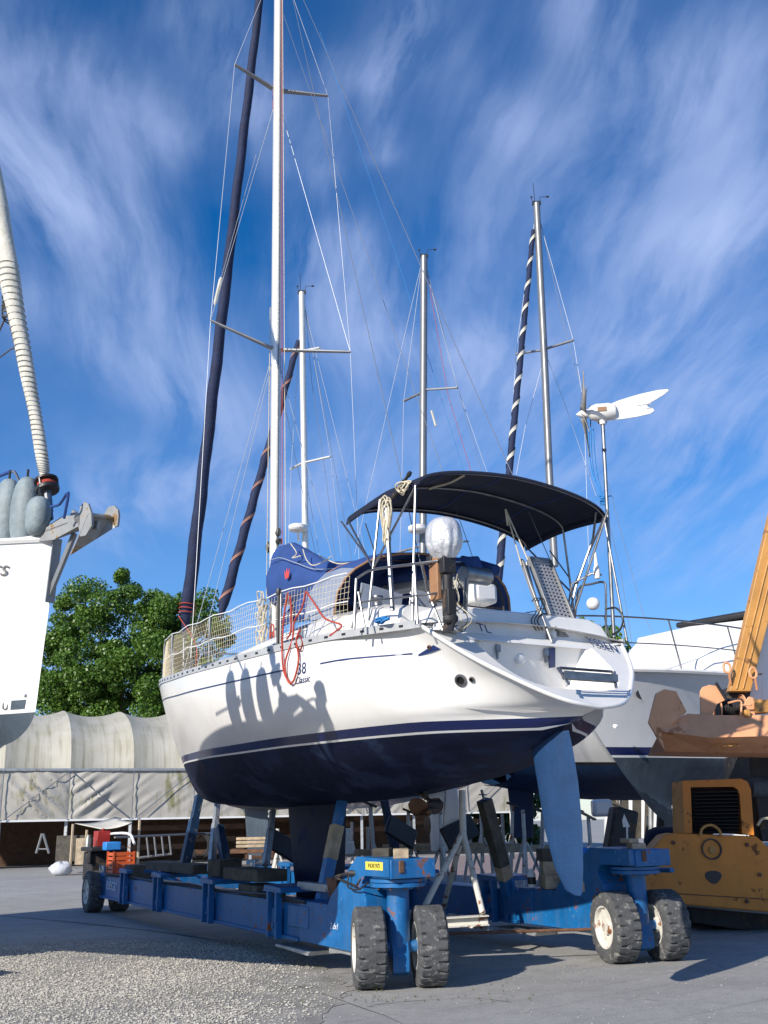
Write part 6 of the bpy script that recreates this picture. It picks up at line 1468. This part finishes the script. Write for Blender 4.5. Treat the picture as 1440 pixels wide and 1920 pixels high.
cslab([(1216, 1355), (1222, 1330), (1230, 1300), (1246, 1292), (1268, 1296), (1288, 1335), (1240, 1374), (1247, 1408)], ZC - .12, .05, 'end_plate', 'orange', ud, .006)
cslab([(1314, 1342), (1313, 1296), (1318, 1288), (1330, 1284), (1343, 1286), (1362, 1312), (1345, 1320), (1336, 1342)], ZC + .05, .04, 'winch_cheek', 'orange', ud, .006)
cslab([(1402, 1345), (1396, 1318), (1404, 1306), (1414, 1308), (1416, 1345)], ZC + .05, .04, 'winch_cheek', 'orange', ud, .006)
d0, d1 = C(1345, 1328, ZC + .25), C(1392, 1328, ZC + .25); b = MB()
b.tube([d0, d1], .125, 24); wd = b.build('winch_drum', MT['blackm'], ud, smooth=40)
b = MB(); nW = 16
for k in range(nW): p = d0.lerp(d1, (k + .5) / nW); b.tube([p + Vector((0, .132 * math.cos(a), .132 * math.sin(a))) for a in [2 * math.pi * i / 16 for i in range(17)]], .008, 4)
b.build('winch_cable', MT['black'], wd)
for p in (d0, d1): MB().lathe([(.19, -.012), (.19, .012), (.001, .013)], 24, Matrix.Translation(p) @ Matrix.Rotation(math.pi / 2, 4, 'Y')).build('drum_flange', MT['orange'], wd)
b = MB(); b.tube(curve([C(1365, 1318, ZC - .05), C(1388, 1314, ZC - .05), C(1390, 1330, ZC - .05), C(1388, 1342, ZC - .05)], 4), .014, 6); b.tube([C(1388, 1322, ZC - .05), C(1410, 1322, ZC - .05)], .012, 6); b.build('brake_lever', MT['orange'], ud)
b = MB(); b.box(C(1425, 1328, ZC + .1), (.20, .2, .14)); b.tube([C(1405, 1318, ZC + .1), C(1440, 1318, ZC + .1)], .05, 10); b.box(C(1400, 1338, ZC), (.08, .1, .10)); b.build('gearbox', MT['boom'], ud, bev=.02)
text('GALION', .11, C(1358, 1396, ZC + .02) , (1, 0, 0), (0, .75, 1), MT['boom'], ud)
# boom and white housing
def quadbar(pa, pb_, pc2, pd, dy0, th, name, mat, parent): return MB().slab([C(*p, dy0) for p in (pa, pb_, pc2, pd)], (0, th, 0)).build(name, MT[mat], parent, smooth=0, bev=.01)
bm = quadbar((1368, 1296), (1408, 1296), (1535, 790), (1496, 740), -.4, .16, 'boom', 'boom', cr_)
for (xa, xb) in ((1380, 1508), (1392, 1519)): quadbar((xa, 1292), (xa + 3, 1292), (xb + 3, 775), (xb, 772), -.42, .02, 'boom_rib', 'boom', bm)
cslab([(1366, 1288), (1410, 1288), (1402, 1325), (1362, 1325)], -.2, .4, 'boom_foot', 'blackm', bm)
quadbar((1408, 1262), (1430, 1262), (1500, 1080), (1460, 1080), -.15, .4, 'mast_housing', 'white', cr_); cslab([(1404, 1265), (1430, 1265), (1428, 1312), (1402, 1312)], -.15, .4, 'mast_housing', 'white', cr_); cslab([(1430, 1160), (1500, 1160), (1500, 1330), (1428, 1330)], .0, .4, 'mast_housing', 'gel2', cr_)  # last panel in grey gelcoat: the housing's shade side put into its colour
for (px, py) in ((1363, 1252), (1412, 1262)):
    b = MB(); c0 = C(px, py, -.5); b.tube([c0 + Vector((.05 * math.cos(a), 0, .075 * math.sin(a))) for a in [2 * math.pi * i / 16 for i in range(17)]], .018, 8); b.bar(c0 + Vector((.02, 0, -.06)), c0 + Vector((.06, .1, -.22)), .03, .05); b.build('lifting_eye', MT['orange'], bm)
b = MB(); b.tube([C(1366, 1296, -.6), C(1352, 1320, -.6), C(1348, 1330, -.4)], .012, 5); b.tube([C(1342, 1280, ZC), C(1362, 1312, ZC)], .022, 6); b.build('hoist_cable', MT['black'], bm)
# ================================================================== YARD CLUTTER
def stand(px, py, Y, h, label, mat='standw', sp_=.42, pad_=True, rot=0.0):
    g0 = atY(px, py, Y); g0.z = 0; t = thing('boat_stand', label, 'boat stand', tuple(g0), 'boat stands under the stored boats'); tp_ = g0 + Vector((0, 0, h))
    MB().tube([g0 + Vector((0, 0, h * .35)), tp_], .035, 8).build('mast_tube', MT[mat], t)
    for k in range(3):
        a = rot + k * 2.094; MB().tube([g0 + Vector((0, 0, h * .72)), g0 + Vector((sp_ * math.cos(a), sp_ * math.sin(a), .02))], .028, 8).build('leg', MT[mat], t)
    if pad_: MB().box(tp_ + Vector((0, 0, .02)), (.28, .26, .03), Matrix.Rotation(.5, 3, 'Y')).build('pad', MT['wood'], t)
    return t
for a in [(985, 1600, 19, 1.75, 'tall white stand just left of the blue rudder with a leaning brace', 'standw', .55, False, .2), (1108, 1600, 19.5, 1.6, 'white stand with a rusty tilted pad right of the blue rudder', 'standw', .5, True, 2.2),
          (738, 1590, 18, 1.55, 'white stand standing behind the near wheel head', 'standw', .5, False, .6), (828, 1600, 17, 1.75, 'white stand next to the bronze propeller', 'standw', .5, False, 1.0),
          (1035, 1600, 21, 1.7, 'galvanised stand hidden right behind the blue rudder', 'standg', .5, False, .4), (690, 1590, 22, 1.5, 'grey tripod stand behind the raised blue arm', 'standg', .5, False, 1.4), (945, 1595, 22, 1.7, 'thin grey stand left of the tall white stand', 'standg', .45, False, .9),
          (1190, 1600, 24, 1.6, 'white stand under the motor yacht bow', 'standw', .4, False, .3), (1222, 1600, 26, 1.6, 'galvanised stand under the motor yacht behind the scraper', 'standg', .4, False, 1.3), (1268, 1560, 17, 1.75, 'white stand head poking up left of the crane grille', 'standw', .45, False, 1.0),
          (1062, 1600, 24, 1.7, 'far white stand seen through the gap left of the tool cabinet', 'standw', .5, False, 1.1), (905, 1600, 25, 1.8, 'far white stand between the white A-frame and the tarred arm', 'standw', .5, False, .3), (770, 1600, 26, 1.6, 'far pale stand above the timber on the near wheel head', 'standw', .5, False, 1.7), (962, 1600, 27, 1.8, 'farthest white stand left of the blue rudder', 'standw', .5, False, 2.3), (660, 1600, 25, 1.6, 'pale stand half hidden behind the white canister', 'standw', .5, False, .7),
          (520, 1590, 22, 1.5, 'pale stand standing left of the keel', 'standw', .45, False, .2), (882, 1590, 23, 1.6, 'galvanised stand behind the white A-frame', 'standg', .45, False, 2.0)]:
    stand(*a)
def ybox(px, py, Y, size, name, label, cat, mat, bev=.02, yaw=0.0, group=None):
    p = atY(px, py, Y); o = MB().box(p, size, Matrix.Rotation(yaw, 3, 'Z')).build(name, MT[mat], None, bev=bev); return tag(o, label, cat, group)
# red tool cabinet with drawers and blue cloth
tcb = thing('tool_cabinet', 'dark red tool cabinet under a crumpled blue cloth right of the rudder', 'tool cabinet', tuple(atz(1105, 1668, 0)))
p = atY(1108, 1600, 16.5); p.z = .55; MB().box(p, (.62, .5, 1.1)).build('cabinet_body', MT['redp'], tcb, bev=.02)
for k in range(4): MB().box(Vector((p.x, p.y - .26, .22 + .24 * k)), (.50, .02, .20)).build('drawer', MT['black'], tcb, bev=.006)
b = MB(); b.grid([[Vector((p.x - .38 + .76 * i / 10, p.y - .32 + .64 * j / 8, 1.13 + .03 * math.sin(i * 1.7 + j * 2.3) - (.10 if i in (0, 10) or j in (0, 8) else 0))) for j in range(9)] for i in range(11)]); tag(b.build('cloth', MT['bluep'], smooth=60), 'crumpled blue cloth draped over the red tool cabinet', 'cloth')
ybox(1128, 1515, 16.5, (.30, .28, .26), 'plastic_canister', 'translucent grey canister behind the red tool cabinet', 'canister', 'gel2', .05)
b = MB(); p = atY(1163, 1560, 14.5); b.box(p, (.34, .4, .62), Matrix.Rotation(.25, 3, 'Y')); b.box(p + Vector((0, 0, -.42)), (.5, .5, .25)); tag(b.build('covered_winch', MT['blackm'], None, bev=.04), 'black covered machine between the tool cabinet and the right wheel head', 'machine')
ybox(1182, 1575, 15.2, (.16, .2, .42), 'gas_bottle', 'dull yellow upright cylinder behind the right wheel head', 'cylinder', 'boom', .07)
ybox(1260, 1580, 17.5, (.9, .5, .5), 'covered_drum', 'dark blue covered drum left of the crane grille', 'drum', 'canvasdk', .2)
b = MB(); p = atY(790, 1586, 17); b.lathe([(.10, 0), (.15, .2), (.14, .21), (.10, .02)], 16, Matrix.Translation(Vector((p.x + .6, p.y, .62)))); 
for k in range(3): ybox(812 + 70 * k, 1588 + 2 * k, 20, (1.9, .22, .12), 'timber_beam', ['long pale timber on the ground behind the white A-frame', 'timber on the ground beside the propeller boat', 'long pale timber in front of the hedge'][k], 'timber', 'woodp' if k != 1 else 'wood', .01, .1 * k)
ybox(648, 1566, 19, (.20, .2, .24), 'detergent_canister', 'white canister on top of the white box behind the raised blue arm', 'canister', 'bottle', .03); ybox(650, 1590, 19, (.26, .24, .22), 'foam_box', 'white box under the canister behind the raised blue arm', 'box', 'bottle', .02)
ybox(695, 1598, 21, (1.6, .25, .12), 'timber_beam', 'brown timber lying behind the raised blue arm', 'timber', 'wood', .01, .05)
# planks left of keel
for k in range(3): ybox(482, 1572 + 7 * k, 24 - .2 * k, (.9, .3, .06), 'plank', ['topmost pale plank of the pile left of the keel', 'middle pale plank of the pile left of the keel', 'lowest pale plank of the pile left of the keel'][k], 'plank', 'woodp', .01, .03 * k)
ybox(476, 1596, 23.5, (1.0, .3, .08), 'rusty_girder', 'rusty girder under the pale planks left of the keel', 'girder', 'rust', .01)
# ladder lying, blue tub, hoses
ld_ = thing('ladder', 'aluminium ladder lying on its side behind the far end of the boat mover', 'ladder', tuple(atz(300, 1612, 0)))
a0, a1_, a2_, a3 = atY(278, 1572, 30), atY(400, 1562, 33), atY(290, 1606, 30), atY(322, 1604, 30.5)
MB().tube([atY(215, 1570, 30), a1_], .035, 6).build('rail', MT['alu'], ld_); MB().tube([atY(262, 1608, 30), atY(322, 1601, 30.4)], .035, 6).build('rail', MT['alu'], ld_)
for k in range(4): t = k / 3; MB().tube([atY(275 + 14 * k, 1570 - k, 30), atY(279 + 14 * k, 1607 - 1.5 * k, 30)], .025, 6).build('rung', MT['alu'], ld_)
b = MB(); p = atz(395, 1608, 0); b.lathe([(.32, 0), (.40, .7), (.38, .7), (.30, .03)], 18, Matrix.Translation(Vector((p.x, p.y, 0)))); tag(b.build('plastic_tub', MT['bluep'], smooth=40), 'bright blue tub behind the far support arms', 'tub')
b = MB(); p = atY(372, 1585, 24)
for k in range(4): b.tube([p + Vector((.22 * math.cos(a) + .03 * k, 0, .25 * math.sin(a))) for a in [2 * math.pi * i / 18 for i in range(19)]], .02, 5)
tag(b.build('hose_coil', MT['black']), 'black hose coil beside the blue tub', 'hose')
# white sack
p = atY(116, 1600, 38); p.z = 0; b = MB(); rings = []
for i in range(11):
    a = math.pi * i / 10; r = .34 * max(.05, math.sin(a))**.6; rings.append([p + Vector((r * math.cos(q) * (1.15 + .13 * math.sin(3 * q + i) + .07 * math.sin(7 * q + 2 * i)), r * .9 * math.sin(q), .22 + .22 * math.cos(a) + .05 * max(0, math.cos(a)) * math.sin(3 * q + 1) * (1 if a > 1.5 else .85 + .25 * math.sin(2 * q)))) for q in [2 * math.pi * k / 18 for k in range(18)]])
b.loft(rings); tag(b.build('rubble_sack', MT['bag'], smooth=60), 'full white sack on the ground in front of the tunnel shed', 'sack')
# step ladder, table with sagging sheet
t = thing('step_ladder', 'small grey step ladder leaning open under the tunnel shed edge', 'ladder', tuple(atz(80, 1600, 0)))
for (x0, x1) in ((68, 79), (92, 81)): MB().tube([atY(x0, 1600, 43), atY(x1, 1563, 43)], .05, 6).build('rail', MT['alu'], t)
MB().tube([atY(70, 1592, 43), atY(91, 1592, 43)], .03, 6).build('rung', MT['alu'], t)
t = thing('work_shelter', 'low frame with a sagging pale sheet in front of the tunnel shed', 'shelter', tuple(atz(190, 1600, 0)))
P = []
for i in range(9):
    u = i / 8; P.append([atY(lerp(140, 188, v_ / 4) + u * (76 if v_ < 2 else 60) + 0, lerp(1544, 1554, v_ / 4) - u * 12 + 4 * math.sin(math.pi * u), 40 - v_ * .6) for v_ in range(5)])
MB().grid(P).build('sheet', MT['sailcream'], t, smooth=60, thick=.02)
for (px, py) in ((137, 1545), (163, 1556), (188, 1556), (262, 1536)): q = atY(px, py, 39); MB().tube([q, Vector((q.x, q.y, 0))], .05, 6).build('post', MT['woodp'], t)
MB().box(atY(150, 1590, 39.5), (1.6, .6, .9)).build('crate_table', MT['woodd'], t)
ybox(172, 1596, 38, (1.0, .6, .9), 'wooden_case', 'greenish wooden case right of the white sack', 'case', 'wood', .03)
# yellow object peeping beside the bow on the shed ridge
# far white wall glimpsed beneath the motor yacht
t = MB(); t.slab([atY(1135, 1500, 52), atY(1440, 1480, 52), atY(1440, 1570, 52), atY(1135, 1572, 52)], (0, .3, 0)); fw_ = t.build('far_wall', MT['gel'], None); tag(fw_, 'pale far wall glimpsed in gaps beneath the motor yacht', 'wall')
for k in range(9): b = MB(); b.bar(atY(1150 + 22 * k, 1572, 30 - k * .3), atY(1146 + 24 * k, 1490, 30 - k * .3), .22, .2); tag(b.build('timber_prop', MT['woodd'], None), ['first', 'second', 'third', 'fourth', 'fifth', 'sixth', 'seventh', 'eighth', 'ninth'][k] + ' dark prop from the left in the gaps beneath the motor yacht', 'prop', 'dark props under the motor yacht')
for k in range(9):
    px = (708, 756, 846, 926, 952, 1004, 1092, 1134, 1176)[k]; Y = 17.5 + (k * 37 % 5) * 1.3; ln = (-14, 10, 18, -12, 9, 14, -10, 12, -16)[k]
    g0 = atY(px, 1600, Y); g0.z = 0; t = thing('prop_post', ('first', 'second', 'third', 'fourth', 'fifth', 'sixth', 'seventh', 'eighth', 'ninth')[k] + ' slim prop from the left in the dim row under the stored sailboats', 'prop', tuple(g0), 'slim props under the stored sailboats')
    tp_ = atY(px + ln, 1508 + (k * 13 % 17), Y); MB().tube([g0, tp_], .035, 8).build('post', MT['standw' if k % 3 == 1 else 'standg'], t)
    MB().tube([g0 + Vector((.35 * (1 if ln < 0 else -1), .2, .02)), g0.lerp(tp_, .7)], .022, 6).build('brace', MT['standw' if k % 3 == 1 else 'standg'], t)
    MB().box(tp_, (.24, .22, .04), Matrix.Rotation(.4, 3, 'Y')).build('pad', MT['woodd'], t, bev=.005)
# shaded boat stand and cradle under the motor yacht
for k, (x, y) in enumerate(((-3, 1.2), (-3, -1.2), (-7, 1.2), (-7, -1.2))):
    g0 = MF.w(x, y, 0); t = thing('boat_stand', ['front near', 'front far', 'rear near', 'rear far'][k] + ' grey cradle post under the motor yacht', 'boat stand', tuple(g0), 'boat stands under the stored boats')
    MB().tube([g0, MF.w(x, y * .8, 2.15)], .05, 8).build('mast_tube', MT['standg'], t)
b = MB(); b.tube([MF.w(-2, 0, 1.4), MF.w(-2, 0, .02)], .14, 10); tag(b.build('keel_block', MT['woodd']), 'dark keel block under the motor yacht bow', 'block')
b = MB(); b.box(LF.w(-4.5, 0, (zlow - 1.2) / 2), (1.8, .4, max(.2, zlow - 1.2)), LF.mat().to_3x3()); tag(b.build('keel_block', MT['woodd']), 'timber keel block under the left yacht outside the picture', 'block')
print('objects', len(SC.objects), 'tris', sum(len(o.data.polygons) for o in SC.objects if o.type == 'MESH'))
